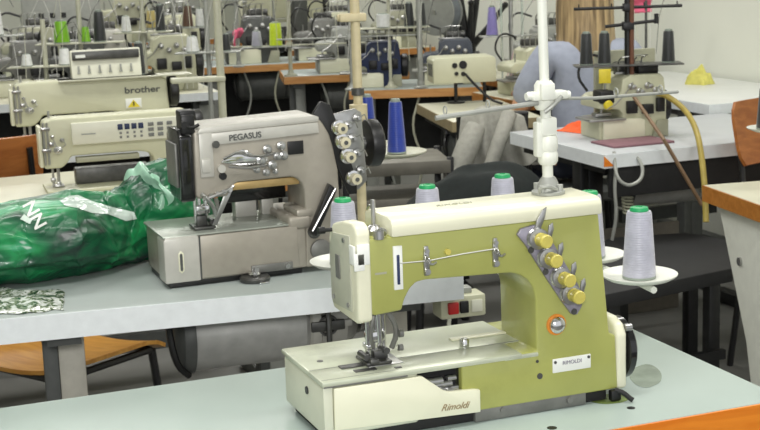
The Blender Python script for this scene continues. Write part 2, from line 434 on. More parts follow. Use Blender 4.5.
def make_overlock(label, loc, rz=0, sc=1, body=BEIGE, group=None):
    """compact overedge head: stepped body, cloth plate, tension row, handwheel"""
    t = thing('overlock_machine', label, 'sewing machine', loc, rz, group); t.scale = (sc, sc, sc)
    MB().prism([(0, 0), (.26, 0), (.26, .13), (.25, .21), (.235, .225), (.12, .225), (.09, .21), (.085, .16), (.02, .155), (.0, .14), (0, .11), (.075, .105), (.09, .09), (.09, .075), (.0, .07)], 0, .17, 'y', .006).build('body', body, t)
    MB().box((-.05, -.03, .07), (.09, .1, .078), .002).build('cloth_plate', STEEL, t)
    MB().prism([(.01, .0), (.17, .0), (.17, .065), (.15, .072), (.01, .072)], -.014, 0, 'y', .003).build('front_cover', CREAM, t)
    d = MB()
    for i in range(4):
        x = .12+i*.032
        d.lathe([(.006, 0), (.012, .004), (.012, .008), (.006, .012), (.009, .016), (.009, .034), (.003, .036)], (x, 0, .185-.018*(i % 2)), (0, -1, 0), 14)
    d.tube([(.02, -.02, .11), (.05, -.03, .13), (.09, -.02, .16), (.12, -.02, .2)], .0025, 6)
    d.cyl((.03, .05, .078), (.03, .05, .15), .005); d.cyl((.045, .05, .15), (.045, .05, .2), .004)
    d.box((.0, .03, .08), (.06, .07, .092), .002)
    d.build('tension_unit', STEEL, t)
    k = MB()
    k.box((.10, -.02, .09), (.14, -.002, .135), .003); k.box((.16, -.024, .085), (.2, -.002, .12), .003); k.box((.215, -.02, .09), (.245, -.002, .14), .003)
    k.build('thread_cam', BLACK, t)
    k = MB()
    for i in range(4): k.tube([(.10+.03*i, .06, .222), (.095+.03*i, .05, .27+.012*(i % 2)), (.10+.03*i, .03, .285)], .0028, 6, 1)
    k.box((.085, .05, .224), (.21, .07, .232), .001); k.tube([(.10, .03, .285), (.15, .02, .292), (.20, .03, .29)], .002, 5); k.build('guide_comb', STEEL, t)
    k = MB().box((.12, .09, .223), (.2, .16, .262), .01); k.cyl((.2, .125, .243), (.222, .125, .243), .018); k.build('top_motor', DSTEEL, t)
    MB().tube([(.02, .15, .16), (-.02, .16, .22), (.02, .16, .30), (.1, .15, .27)], .005, 6, 2).build('wire', BLACK, t)
    MB().prism([(.20, .0), (.262, .0), (.262, .06), (.22, .06)], -.012, 0, 'y', .003).build('side_cover', BEIGED, t)
    MB().lathe([(.0, 0), (.05, 0), (.058, .006), (.058, .03), (.045, .036), (.02, .04)], (.26, .08, .1), (1, 0, 0), 24).build('handwheel', BLACK, t)
    return t
def make_thread_stand(label, loc, rz=0, h=.7, arms=((.62, .2),), tray=None, ma=POSTG, r=.011, name='thread_stand', group=None, trayz=.3, thick=.006, clamp=(), threads=0):
    """post with thread-guide arms (height, half length) and an optional tray"""
    t = thing(name, label, 'thread stand', loc, rz, group)
    MB().lathe([(.035, 0), (.035, .006), (.018, .014), (r*1.3, .03), (r*1.2, .035)], seg=16).build('base_flange', ma, t)
    MB().cyl((0, 0, .01), (0, 0, h), r, bev=.002).build('post', ma, t)
    for z, hl in arms:
        b = MB(); b.tube([(-hl, .0, z), (hl, 0, z)], thick*.7, 8)
        n = 4
        for k in range(n):
            x = -hl+2*hl*(k+.15)/(n-.7); b.ring((x, 0, z+.009), .007, .0014, (1, 0, 0), 12, 5)
        b.box((-.018, -.016, z-.014), (.018, .016, z+.014), .003)
        b.build('guide_arm', ma, t)
    for z in clamp: MB().lathe([(r, -.02), (r*1.9, -.018), (r*1.9, .018), (r, .02)], (0, 0, z), seg=14).build('clamp', ma, t)
    if threads:
        for k in range(threads):
            x = (-1)**k*(.05+.045*k); zt = arms[-1][0] if arms else h
            MB().tube([(x*1.2, -.01, trayz+.12), (x*.9, 0, zt+.006), (x*.5-.02, -.06, (zt+trayz)/2), (x*.3-.03, -.16, max(.05, trayz-.15))], .0014, 5, 1).build('loose_thread', (FIL, POSTG, DSTEEL)[k % 3], t)
    if tray:
        hl, dp = tray
        MB().box((-hl, -dp, trayz-.006), (hl, dp, trayz), .002).build('tray', ma if ma is not BLACK else DSTEEL, t)
    return t

# ================================================================== nearest table and the green machine
T1 = make_table('sewing_table', 'grey green laminate sewing table with an orange edge, nearest, under the green machine', (-.42, 1.752), 1.757, .533, 0, LAMG, EDGEO, th=.05, legs=(.2, .9), edge2=LAMG)
for (px, py, r) in ((631, 408, .0065), (552, 428, .0075)):
    s = MB(); p = at(px, py, .75); s.lathe([(r, .7495), (r, .7505), (r*.6, .7508)], (p.x+.42, p.y-1.752, 0), seg=18)
    s.build('hole_plug', BLACK, T1)
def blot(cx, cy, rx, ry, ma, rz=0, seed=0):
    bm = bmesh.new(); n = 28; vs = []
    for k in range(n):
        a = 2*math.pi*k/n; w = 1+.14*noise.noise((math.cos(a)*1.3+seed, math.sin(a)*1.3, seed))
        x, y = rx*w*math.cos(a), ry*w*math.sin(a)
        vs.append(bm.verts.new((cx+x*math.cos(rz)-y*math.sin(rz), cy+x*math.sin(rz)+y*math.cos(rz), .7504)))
    bm.faces.new(vs); mb = MB(); mb._add(bm); return mb.build('table_patch', ma, T1)
p = at(646, 376, .75); blot(p.x+.42, p.y-1.752, .026, .062, PATCHG, -.55, 1)  # grey green patch lying flat on the tabletop
p = at(611, 399, .75); blot(p.x+.42, p.y-1.752, .034, .022, REFLG, .1, 4)  # green reflection painted as a flat patch on the tabletop

O1 = Vector((.615, 1.867, .7508))
G = thing('sewing_machine', 'olive green and cream flat-bed sewing machine on the nearest table', 'sewing machine', O1)
# base and bed
b = MB().box((.012, .008, 0), (.47, .18, .016), .002); b.build('oil_pan', RUBBER, G)
b = MB().box((.24, .001, .0), (.43, .03, .022), .002)
b.cyl((.285, .002, .014), (.285, -.002, .014), .004); b.cyl((.40, .002, .012), (.40, -.003, .012), .005)
b.build('base_strip', GREYM, G)
arch = [(.345, .098), (.3445, .180), (.341, .196), (.332, .211), (.318, .221), (.302, .2255), (.165, .231), (.150, .229), (.140, .221), (.131, .206), (.126, .190)]
pr = [(.219, .018), (.486, .018), (.482, .105), (.471, .110), (.453, .301), (.078, .301), (.078, .190), (.084, .187)] + arch[::-1] + [(.219, .098)]
MB().prism(pr, .0, .125, 'y', .004, 3).build('casting', GREEN, G)
MB().box((.219, .118, .018), (.486, .19, .097), .004).build('rear_bed', GREEN, G)
e = MB().box((0, .002, .014), (.15, .19, .0915), .006, 3)
e.build('bed_end', CREAMG, G)
MB().cyl((.0, .075, .066), (-.002, .075, .066), .006).build('end_hole', BLACK, G)
b = MB().box((.148, .012, .016), (.222, .185, .0885))
b.build('looper_housing', BLACKG, G)
b = MB()
for i, (x, z, r, l) in enumerate(((.165, .072, .006, .05), (.19, .066, .005, .03), (.205, .074, .004, .014))): b.cyl((x-l/2, .008, z), (x+l/2, .008, z), r)
b.box((.172, .003, .055), (.215, .012, .062), .001); b.cyl((.186, .01, .058), (.186, -.002, .058), .006); b.cyl((.2, .01, .057), (.2, 0, .057), .005)
b.box((.17, .004, .022), (.22, .01, .03), .001)
b.build('looper', STEEL, G)
# front cover with its notch
cv = MB().prism([(.014, .0255), (.246, .018), (.246, .053), (.236, .055), (.196, .057), (.186, .061), (.154, .0865), (.150, .0875), (.015, .0885)], -.006, .004, 'y', .0015).build('front_cover', CREAM, G)
lettering('Rimoldi', .0145, mat('faded brown print', (150, 132, 100), .5), cv, (.203, -.0066, .0335), (R(90), R(1.5), 0), shear=.45)
e = MB().box((-.001, -.003, .016), (.0135, .004, .091), .002).build('corner_strip', CREAMG, G)
# bed top
pl = MB().box((-.002, -.004, .0915), (.318, .062, .0995), .002)
pl.box((-.002, .060, .0915), (.347, .195, .0995), .0025); pl.box((.29, -.002, .090), (.347, .061, .0965), .002)
pl.build('bed_plate', BEDM, G)
g = MB().box((.0, .0605, .0993), (.345, .0618, .0998)); g.box((.085, .018, .0993), (.0862, .06, .0998)); g.box((0, .006, .0993), (.12, .0068, .0998)); g.box((.0, -.0045, .0905), (.13, -.0035, .0925))
g.build('plate_seam', GREYM, G)
n = MB().box((.084, .035, .0995), (.14, .095, .1005), .0005); n.build('needle_plate', STEEL, G)
MB().box((.045, .045, .0997), (.082, .062, .1012), .0004).build('feed_slot', DSTEEL, G); MB().box((.058, .02, .0997), (.092, .032, .1008), .0003).build('feed_slot', DSTEEL, G)
MB().box((.118, .012, .0996), (.128, .018, .1006)).build('feed_slot', DSTEEL, G)
MB().cyl((.03, .10, .0995), (.03, .10, .1004), .005, seg=10).build('bed_screw', DSTEEL, G); MB().cyl((.16, .1, .0995), (.16, .1, .1003), .004, seg=10).build('bed_screw', DSTEEL, G)
MB().lathe([(.0075, .0995), (.0075, .109), (.006, .1115), (.002, .1115)], (.257, .073, 0), seg=18).build('edge_guide_screw', CHROME, G)
g = MB().box((.25, .105, .0995), (.345, .118, .1025), .001).build('guide_rail', CREAM, G)
# needle end
n = MB()
n.cyl((.092, .055, .105), (.092, .055, .195), .0042); n.cyl((.106, .06, .13), (.106, .06, .2), .0045); n.cyl((.119, .062, .12), (.119, .062, .195), .004)
for x in (.088, .094, .1): n.cyl((x+.01, .06, .1), (x+.01, .06, .136), .0012, seg=6)
n.box((.092, .05, .133), (.118, .072, .148), .002); n.box((.088, .05, .122), (.1, .07, .13), .0015)
n.build('needle_bar', CHROME, G)
n = MB()
n.box((.082, .035, .101), (.122, .085, .106), .001); n.box((.086, .03, .104), (.1, .042, .112), .002); n.box((.1, .052, .104), (.122, .072, .118), .002)
n.cyl((.118, .045, .118), (.118, .075, .118), .005); n.cyl((.084, .04, .113), (.084, .07, .113), .005)
n.build('presser_foot', DSTEEL, G)
n = MB()
n.tube([(.1, .03, .198), (.112, .022, .185), (.124, .024, .165), (.128, .03, .145), (.122, .036, .125)], .0042, 8, 1)
n.tube([(.096, .028, .19), (.088, .024, .172), (.086, .028, .15), (.092, .034, .13)], .003, 8, 1)
n.box((.094, .016, .182), (.12, .034, .2), .003); n.cyl((.128, .02, .150), (.134, .02, .150), .006); n.cyl((.125, .015, .13), (.131, .015, .13), .005)
n.cyl((.107, .012, .19), (.107, .016, .19), .006)
n.build('thread_guard', GREYM, G)
MB().cyl((.098, .02, .14), (.096, .02, .188), .0035).build('guard_rod', CHROME, G)
# left end cover, wrapping round the head
f = MB().prism([(-.006, .182), (-.006, .312), (0, .321), (.012, .325), (.05, .322), (.095, .311), (.11, .30), (.115, .285), (.115, .19), (.105, .178), (.008, .176)], .057, .079, 'x', .005, 3).build('face_cover', CREAM, G)
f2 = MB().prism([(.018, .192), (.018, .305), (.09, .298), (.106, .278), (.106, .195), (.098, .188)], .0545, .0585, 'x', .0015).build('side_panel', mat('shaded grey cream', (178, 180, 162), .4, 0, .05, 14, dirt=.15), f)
h = MB().box((.0528, .06, .232), (.0547, .078, .268), .001); h.build('panel_slot', GREYM, f)
for y, z in ((.03, .2), (.092, .2), (.04, .295)): MB().cyl((.055, y, z), (.0525, y, z), .004, seg=10).build('panel_screw', STEEL, f)
tp = MB().box((.057, -.009, .266), (.076, -.005, .296), .001); tp.box((.052, -.009, .258), (.068, -.005, .283), .001); tp.box((.0515, -.008, .266), (.055, .012, .294), .001)
tp.build('tape_patch', WHITE, f)
h = MB().cyl((.065, .098, .300), (.04, .10, .300), .003); h.cyl((.046, .10, .300), (.036, .10, .300), .0055); h.build('lifter_knob', BLACK, G)
# top lid
MB().prism([(-.006, .3005), (-.006, .318), (-.001, .3255), (.012, .328), (.088, .328), (.104, .322), (.108, .3005)], .112, .456, 'x', .003).build('lid', CREAM, G)
lettering('RIMOLDI', .015, BEIGED, G, (.235, .052, .3282), (0, 0, 0), shear=.3)
t_ = MB().cyl((.098, .03, .30), (.098, .03, .352), .0035); t_.lathe([(.012, .301), (.013, .308), (.008, .314), (.003, .316)], (.098, .03, 0), seg=14)
t_.tube([(.104, .045, .3), (.106, .045, .325), (.106, .06, .34), (.106, .075, .33)], .002, 6, 1); t_.cyl((.094, .0, .3), (.094, .0, .312), .008); t_.tube([(.088, .004, .304), (.094, -.006, .316), (.103, -.004, .312), (.106, .006, .304)], .0028, 6, 1)
t_.build('top_thread_guide', STEEL, G)
# arm front fittings
w = MB().box((.1145, -.003, .222), (.1285, .002, .287), .001).build('sight_plate', WHITE, G)
MB().box((.119, -.0042, .23), (.1235, -.0028, .274), .0008).build('sight_slot', NAVY, w)
for x in (.166, .277):
    g = MB().prism([(x-.004, .238), (x+.004, .238), (x+.005, .262), (x+.003, .282), (x-.003, .282), (x-.005, .262)], -.004, .001, 'y', .001)
    g.cyl((x, -.003, .244), (x, -.008, .244), .0045); g.ring((x, -.010, .262), .005, .0016, (1, 0, .4), 14, 6); g.cyl((x, -.003, .275), (x, -.007, .275), .0035)
    g.tube([(x-.002, -.004, .268), (x-.006, -.012, .262), (x+.004, -.014, .256), (x+.012, -.010, .258)], .0018, 6, 1)
    g.build('thread_guide', STEEL, G)
MB().cyl((.2, .0, .2695), (.2, -.005, .2695), .0045, seg=12).build('oil_plug', KNOB, G)
MB().tube([(.1235, -.006, .262), (.166, -.011, .262), (.22, -.011, .266), (.277, -.011, .268)], .0009, 5).build('thread', FIL, G)
MB().box((.086, -.0006, .2475), (.104, .0, .2505)).build('faded_marking', BEIGED, G)
# tension block
tb = MB().prism([(.312, .283), (.318, .292), (.342, .296), (.362, .283), (.378, .255), (.396, .225), (.414, .196), (.422, .178), (.420, .160), (.412, .148), (.402, .150), (.386, .172), (.362, .208), (.340, .243), (.326, .266)], -.006, .001, 'y', .002).build('tension_plate', LILAC, G)
for x, z in ((.338, .262), (.362, .226), (.41, .158)): MB().cyl((x-.004, -.006, z-.004), (x-.004, -.0068, z-.004), .005, seg=12).build('plate_hole', DSTEEL, tb)
for i, (x, z) in enumerate(((.350, .2755), (.3665, .244), (.3885, .2115), (.404, .184))):
    d = MB().lathe([(.008, 0), (.0155, .001), (.0135, .004), (.006, .006), (.0135, .008), (.0155, .011), (.006, .013)], (x-.008, -.006, z), (0, -1, 0), 20)
    d.build('tension_disc', STEEL, G)
    k = MB().lathe([(.006, .012), (.0105, .013), (.0095, .018), (.0105, .021), (.0105, .032), (.009, .034), (.0, .034)], (x-.006, -.006, z), (0, -1, 0), 16)
    k.build('tension_knob', KNOB, G)
    l = MB().prism([(x+.009, z-.004), (x+.015, z-.003), (x+.020, z+.012), (x+.0185, z+.022), (x+.012, z+.018)], -.012, -.009, 'y', .0008)
    l.tube([(x+.006, -.006, z-.004), (x+.012, -.012, z)], .002, 6); l.build('thread_lever', STEEL, G)
l = MB().prism([(.339, .288), (.346, .285), (.356, .306), (.3595, .322), (.352, .318), (.342, .302)], -.011, -.007, 'y', .001); l.cyl((.342, 0, .29), (.342, -.012, .29), .004)
l.build('lever_blade', STEEL, G)
r_ = MB().lathe([(.0, 0), (.0165, .0), (.0165, .002), (.012, .0025)], (.378, .0, .136), (0, -1, 0), 24).build('cap_ring', ORANGE, G)
MB().lathe([(.0135, .001), (.013, .007), (.010, .0105), (.005, .012), (0, .0125)], (.378, .0, .136), (0, -1, 0), 20).build('oil_cap', CHROME, G)
q = MB().box((.371, -.0018, .0595), (.437, .001, .0815), .0008).build('name_plate', WHITE, G)
lettering('RIMOLDI', .0085, LILAC, q, (.404, -.0021, .0735), FRONT)
for x, z in ((.375, .0765), (.433, .0775)): MB().cyl((x, 0, z), (x, -.003, z), .0024, seg=10).build('plate_rivet', DSTEEL, q)
h = MB().cyl((.349, .001, .058), (.349, -.001, .058), .0048); h.cyl((.345, .001, .082), (.345, -.001, .082), .0025); h.build('set_screw', DSTEEL, G)
# pulley end
g = MB().prism([(.0, .016), (.0, .105), (.010, .120), (.03, .128), (.08, .128), (.11, .12), (.125, .10), (.125, .016)], .484, .503, 'x', .006, 3); g.build('pulley_guard', CREAM, G)
MB().lathe([(.02, 0), (.045, .001), (.050, .004), (.050, .014), (.045, .018), (.02, .02), (0, .02)], (.5055, .048, .070), (1, 0, 0), 32).build('handwheel', BLACKG, G)
h = MB().cyl((.503, .008, .112), (.514, .008, .112), .006); h.build('guard_bolt', STEEL, G)
h = MB().tube([(.478, -.004, .018), (.489, -.012, .014), (.496, -.018, .006), (.50, -.022, .003)], .004, 8, 1); h.box((.47, -.008, .0), (.488, .004, .018), .003)
h.build('drain_hook', BLACK, G)

# thread guide pole clamped on the lid
PT = thing('thread_pole', 'tall white thread guide pole with cross arms standing on the green machine', 'thread stand', O1+Vector((.398, .058, .3285)), R(0))
b = MB().lathe([(.026, 0), (.026, .004), (.018, .008), (.014, .02), (.010, .026)], seg=18)
for k in range(4):
    a = k*math.pi/2+.6; b.cyl((.02*math.cos(a), .02*math.sin(a), .003), (.02*math.cos(a), .02*math.sin(a), .015), .005, seg=8)
b.tube([(-.02, -.012, .004), (-.024, -.018, .014), (-.012, -.024, .016), (.004, -.02, .008)], .003, 6, 1)
b.build('clamp_base', GREYP, PT)
MB().cyl((0, 0, .008), (-.004, 0, .155), .0082).build('lower_pole', WHITEP, PT)
MB().cyl((-.004, 0, .15), (-.012, 0, .5), .0074).build('upper_pole', WHITEP, PT)
b = MB().lathe([(.0122, .045), (.0155, .05), (.0155, .062), (.0135, .066), (.0155, .07), (.0155, .084), (.0135, .09)], seg=16)
b.box((-.022, -.008, .058), (-.010, .008, .112), .003); b.box((-.015, -.010, .09), (.012, .010, .118), .003); b.build('height_clamp', WHITEP, PT)
b = MB().box((-.030, -.013, .145), (.030, .013, .158), .003); b.lathe([(.0125, .130), (.0155, .135), (.0155, .168), (.0115, .174)], (-.005, 0, 0), seg=16)
b.cyl((-.038, -.004, .152), (-.028, -.004, .152), .006); b.cyl((.028, 0, .150), (.038, 0, .150), .006); b.box((-.02, -.022, .146), (.003, -.012, .172), .003)
b.build('cross_joint', WHITEP, PT)
a = MB(); a.tube([(-.19, -.01, .132), (-.02, -.008, .142)], .0038, 8)
a.tube([(.02, .0, .145), (.09, .01, .140), (.245, .02, .138)], .0026, 8)
a.tube([(-.012, -.014, .128), (.0, -.02, .138), (.016, -.016, .150)], .0035, 8, 1)
for x, z in ((-.17, .133), (-.1, .137), (.12, .140), (.2, .139)): a.ring((x, 0, z+.008), .006, .0012, (1, 0, 0), 12, 5)
a.build('guide_arm', GREYP, PT)

# spool rack behind the machine
ZD = .858
discs = [(.90, 2.56), (1.10, 2.612), (1.285, 2.645), (1.338, 2.375), (1.333, 2.185)]
SR = thing('spool_rack', 'white spool rack with round trays behind the green machine', 'spool rack', (1.0, 2.287, .745))
off = Vector((1.0, 2.287, .745))
b = MB()
b.tube([Vector((x, y, ZD-.016))-off for x, y in ((.885, 2.56), (1.10, 2.612), (1.285, 2.645), (1.335, 2.60), (1.338, 2.375), (1.336, 2.19), (1.33, 2.13))], .0065, 8)
b.build('rail', WHITEP, SR)
b = MB(); b.tube([Vector((1.22, 2.634, ZD-.016))-off, Vector((1.22, 2.50, .80))-off, Vector((1.22, 2.30, .765))-off], .009, 8)
b.box((.19, -.034, .0062), (.25, .012, .013), .002); b.box((.19, .001, -.05), (.25, .01, .013), .002)
b.build('clamp_bracket', WHITEP, SR)
for x, y in discs:
    MB().lathe([(.0, -.004), (.03, -.010), (.058, -.006), (.068, .0), (.0695, .003), (.067, .003), (.057, -.003), (.03, -.005), (.0, -.004)], Vector((x, y, ZD))-off, seg=36).build('spool_tray', WHITEP, SR)
lab = ['silver white thread cone with green cap behind the green head, at its left end', 'silver white thread cone rising behind the left half of the cream lid',
       'silver white thread cone rising behind the middle of the cream lid', 'thread cone mostly hidden, only its green cap showing past the lid at right', 'tall silver thread cone in full view on the tray right of the green machine']
cone0 = make_cone(lab[0], (discs[0][0], discs[0][1], ZD-.004), TH_W, 'silver thread cones behind the green machine', h=.131, rb=.0305, rt=.0222)
for k in range(1, 5): dup(cone0, (discs[k][0], discs[k][1], ZD-.004), k, lab[k])

# ================================================================== second row: warm grey machine, bag, posts
A2 = R(-6.6)
T2 = make_table('sewing_table', 'pale grey table with a scuffed white front edge, second row, under the grey machine', (.048, 2.893), 1.2, .55, A2, LAMB, EDGEW, th=.052, legs=(.288, .9), legm2=mat('light leg cover', (186, 182, 170), .45, .1, .08, 30, dirt=.3))
O2 = Vector((.625, 2.943, .7508))
P = thing('sewing_machine', 'warm grey flat-bed sewing machine with black face plate in the second row', 'sewing machine', O2)
b = MB().box((.006, -.0, .012), (.322, .2, .110), .006, 3); b.build('bed', PEG, P)
b = MB().box((.01, .006, 0), (.31, .19, .014), .002); b.build('oil_pan', BLACK, P)
b = MB().prism([(.0, .012), (.078, .012), (.078, .107), (.074, .112), (.006, .112), (.0, .106)], -.004, .06, 'y', .003).build('end_cover', PEGL, P)
h = MB().prism([(.030, .038), (.036, .032), (.042, .038), (.042, .076), (.036, .082), (.030, .076)], -.006, -.003, 'y', .001); h.build('finger_pull', CREAM, b)
MB().prism([(.033, .04), (.036, .037), (.039, .04), (.039, .074), (.036, .077), (.033, .074)], -.0068, -.0058, 'y').build('pull_recess', GREYD, h)
b = MB().box((.080, -.004, .016), (.30, .004, .109), .002).build('front_cover', PEG, P)
MB().box((.0776, -.0045, .014), (.0804, .0, .11)).build('cover_seam', GREYD, P)
b = MB().box((.19, -.008, .014), (.285, -.004, .032), .002); b.build('release_bar', GREYM, P)
for x in (.2, .272): MB().cyl((x, -.008, .023), (x, -.013, .023), .0055, seg=12).build('bar_screw', STEEL, P)
b = MB().box((0, .0, .110), (.30, .2, .1145), .002); b.build('bed_plate', mat('worn steel green plate', (170, 176, 166), .3, .4, .1, 20, dirt=.4), P)
b = MB().box((.28, -.004, .10), (.335, .19, .13), .008, 3); b.box((.30, -.003, .125), (.34, .1, .145), .006); b.build('bed_hinge', PEG, P)
pr = [(.318, .012), (.402, .012), (.404, .12), (.402, .225), (.392, .28), (.385, .305), (.371, .330), (.362, .342), (.350, .346), (.09, .337), (.079, .332), (.077, .196), (.084, .189), (.148, .19), (.152, .20), (.158, .210), (.170, .218), (.292, .219), (.306, .214), (.317, .202), (.321, .185), (.322, .11)]
MB().prism(pr, .0, .13, 'y', .006, 3).build('arm', PEG, P)
b = MB().prism([(.085, .328), (.36, .335), (.362, .346), (.350, .350), (.095, .343)], -.003, .125, 'y', .003).build('top_cover', PEGL, P)
q = MB().prism([(.118, .303), (.245, .307), (.36, .311), (.358, .334), (.118, .329)], -.004, .002, 'y', .0015).build('name_strip', PEGL, P)
lettering('PEGASUS', .018, GREYD, q, (.192, -.0046, .3165), (R(90), R(-2), 0), bold=True)
b = MB().box((.09, -.004, .235), (.12, .002, .33), .002); b.box((.093, -.006, .245), (.112, .0, .275), .002); b.build('head_plate', PEGL, P)
b = MB().cyl((.126, -.002, .305), (.126, -.009, .305), .008, seg=14); b.build('plate_screw', DSTEEL, P)
# face plate and needle end
f = MB().prism([(-.004, .19), (-.004, .325), (.01, .342), (.09, .340), (.112, .325), (.112, .2), (.1, .186), (.006, .184)], .046, .077, 'x', .005, 3); f.build('face_plate', BLACKG, P)
f = MB().box((.040, .012, .215), (.0465, .1, .31), .003); f.build('inspection_plate', GREYM, P)
f = MB(); f.box((.055, .0, .33), (.085, .05, .372), .005); f.cyl((.06, .0, .352), (.06, -.014, .352), .008, seg=12); f.tube([(.06, -.006, .352), (.072, -.02, .345), (.088, -.02, .352)], .004, 6, 1); f.box((.055, .01, .366), (.09, .05, .380), .004); f.build('thread_take_up', BLACK, P)
n = MB(); n.cyl((.098, .06, .125), (.098, .06, .2), .0045); n.cyl((.112, .06, .14), (.112, .06, .2), .005); n.cyl((.086, .05, .13), (.086, .05, .2), .004)
n.box((.088, .045, .148), (.118, .07, .166), .002); n.build('needle_bar', CHROME, P)
n = MB(); n.box((.078, .03, .116), (.125, .085, .122), .002); n.box((.086, .04, .12), (.11, .06, .145), .003); n.cyl((.12, .03, .13), (.12, .06, .13), .007, seg=12); n.build('presser_foot', DSTEEL, P)
n = MB()
n.tube([(.09, .0, .2), (.1, -.012, .19), (.112, -.012, .172), (.118, .0, .15)], .0045, 8, 1)
for i in range(5): n.cyl((.095+.014*i, .004, .193+.002*i), (.095+.014*i, -.012, .193+.003*i), .005, seg=10)
n.tube([(.09, -.008, .188), (.12, -.012, .196), (.15, -.01, .206), (.16, -.004, .212)], .0035, 8, 1); n.prism([(.115, .125), (.125, .125), (.165, .2), (.15, .2)], .02, .024, 'y', .0005)
n.build('thread_guard', STEEL, P)
# window: brass strip, dark shade, pale guide boxes
MB().box((.160, .018, .198), (.316, .03, .215), .0015).build('measure_strip', GOLD, P)
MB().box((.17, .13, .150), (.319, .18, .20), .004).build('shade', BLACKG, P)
MB().box((.20, .138, .113), (.25, .17, .152), .003).build('guide_block', PEGL, P)
MB().box((.262, .138, .113), (.29, .17, .155), .003).build('guide_block', PEGL, P)
# front fittings
MB().box((.287, -.003, .268), (.323, .001, .297), .001).build('dark_window', BLACK, P)
c = MB()
c.prism([(.135, .265), (.155, .281), (.185, .29), (.215, .272), (.24, .268), (.24, .26), (.2, .25), (.16, .258)], -.006, 0, 'y', .0015)
c.tube([(.14, -.008, .272), (.175, -.014, .288), (.21, -.012, .27), (.255, -.012, .276)], .0035, 6, 1)
c.tube([(.15, -.01, .255), (.2, -.014, .248), (.235, -.014, .252)], .003, 6, 1)
c.build('take_up_cover', CHROME, P)
for (x, z, r) in ((.225, .262, .011), (.24, .285, .010), (.25, .25, .010), (.262, .268, .009), (.272, .29, .010), (.276, .268, .010), (.214, .243, .008), (.192, .281, .006), (.235, .235, .008), (.255, .235, .006)):
    MB().lathe([(r*.5, 0), (r, .003), (r, .007), (r*.5, .009), (r*.55, .017), (0, .018)], (x, -.0, z), (0, -1, 0), 14).build('tension_disc', STEEL, P)
MB().cyl((.135, 0, .252), (.135, -.012, .252), .009, seg=14).build('guide_knob', PEGL, P)
MB().cyl((.138, 0, .235), (.138, -.008, .235), .008, seg=14).build('oil_hole', BLACK, P)
# tension bank right of the column
MB().prism([(.352, .352), (.372, .378), (.392, .37), (.410, .32), (.448, .20), (.448, .165), (.430, .165), (.403, .23), (.388, .30)], .008, .022, 'y', .002).build('tension_bracket', BLACK, P)
MB().prism([(.395, .345), (.455, .355), (.470, .345), (.478, .19), (.455, .17), (.44, .20), (.412, .30)], .022, .032, 'y', .002).build('tension_plate', STEEL, P)
for i, (x, z) in enumerate(((.408, .318), (.414, .287), (.425, .253), (.437, .203))):
    d = MB().lathe([(.008, 0), (.017, .002), (.015, .005), (.007, .007), (.015, .009), (.017, .012), (.007, .014)], (x, .008, z), (0, -1, 0), 18); d.build('tension_disc', CHROME, P)
    d = MB().lathe([(.006, .013), (.012, .014), (.011, .019), (.012, .022), (.012, .033), (.004, .034), (.004, .03), (0, .03)], (x, .008, z), (0, -1, 0), 16).build('tension_knob', IVORY, P)
    MB().cyl((x, -.024, z), (x, -.027, z), .005, seg=10).build('knob_hole', GREYD, d)
for (x, z) in ((.436, .32), (.446, .29), (.455, .255), (.462, .215), (.458, .335)):
    d = MB().lathe([(.005, 0), (.010, .003), (.010, .008), (.004, .010), (.004, .02)], (x, .022, z), (0, -1, 0), 12); d.tube([(x, .01, z), (x+.012, .002, z+.008), (x+.018, .006, z-.006)], .002, 5); d.build('thread_guide', STEEL, P)
MB().lathe([(.0, 0), (.04, .0), (.052, .006), (.055, .012), (.055, .03), (.048, .036), (.02, .04)], (.498, .09, .265), (1, 0, .0), 28).build('handwheel', BLACK, P)
MB().cyl((.40, .09, .265), (.50, .09, .265), .016).build('wheel_shaft', STEEL, P)
m_ = MB().prism([(.322, .095), (.335, .085), (.388, .185), (.372, .20)], -.03, -.006, 'y', .003); m_.build('belt_cover', BLACK, P)
MB().tube([(.325, -.034, .10), (.382, -.034, .19)], .0022, 6).build('pull_wire', STEEL, P)
MB().lathe([(0, 0), (.022, .0), (.024, .004), (.024, .012), (.014, .016), (0, .016)], (.352, .002, .05), (0, -1, 0), 22).build('hand_knob', GREYM, P)
MB().lathe([(0, 0), (.014, .0), (.015, .008), (.008, .012), (0, .012)], (.338, .0, .092), (0, -1, 0), 18).build('eccentric_knob', DSTEEL, P)

make_motor('light grey clutch motor hanging under the second-row table', (.862, 3.10, .607), R(-3))
# chrome dish on table
c = at(255, 281, .75)
t = thing('bobbin_dish', 'small dark and chrome round bobbin dish on the table before the grey machine', 'dish', (c.x, c.y, .7505))
MB().lathe([(.026, 0), (.033, .002), (.034, .008), (.03, .012), (.012, .013), (0, .013)], seg=26).build('dish', DSTEEL, t)
MB().lathe([(.012, .013), (.014, .016), (.012, .021), (.004, .022), (0, .022)], seg=18).build('bobbin', CHROME, t)
b = MB().box((.0, -.04, 0), (.022, -.032, .004), .001).build('pin', CHROME, t)

# switch box hung under the right end of table two
c = aty(463, 307, 2.80)
t = thing('switch_box', 'cream switch box with red and black buttons seen through the green arch', 'switch box', (c.x, c.y, c.z), R(-4))
MB().box((-.052, 0, -.025), (.055, .06, .025), .005).build('housing', BEIGE, t)
MB().box((-.036, -.008, -.013), (-.012, .002, .013), .002).build('stop_button', RED, t)
MB().box((-.008, -.007, -.013), (.012, .002, .014), .002).build('start_button', BLACK, t)
MB().box((.02, -.003, -.014), (.046, .002, .014), .002).build('rating_plate', PANEL, t)
MB().tube([(-.02, .03, -.02), (-.025, .03, -.05), (-.01, .04, -.12)], .005, 8, 1).build('cable', PANEL, t)
MB().box((-.03, .02, .024), (.03, .05, .71-c.z-.006+.0), .003).build('hanger', GREYP, t)

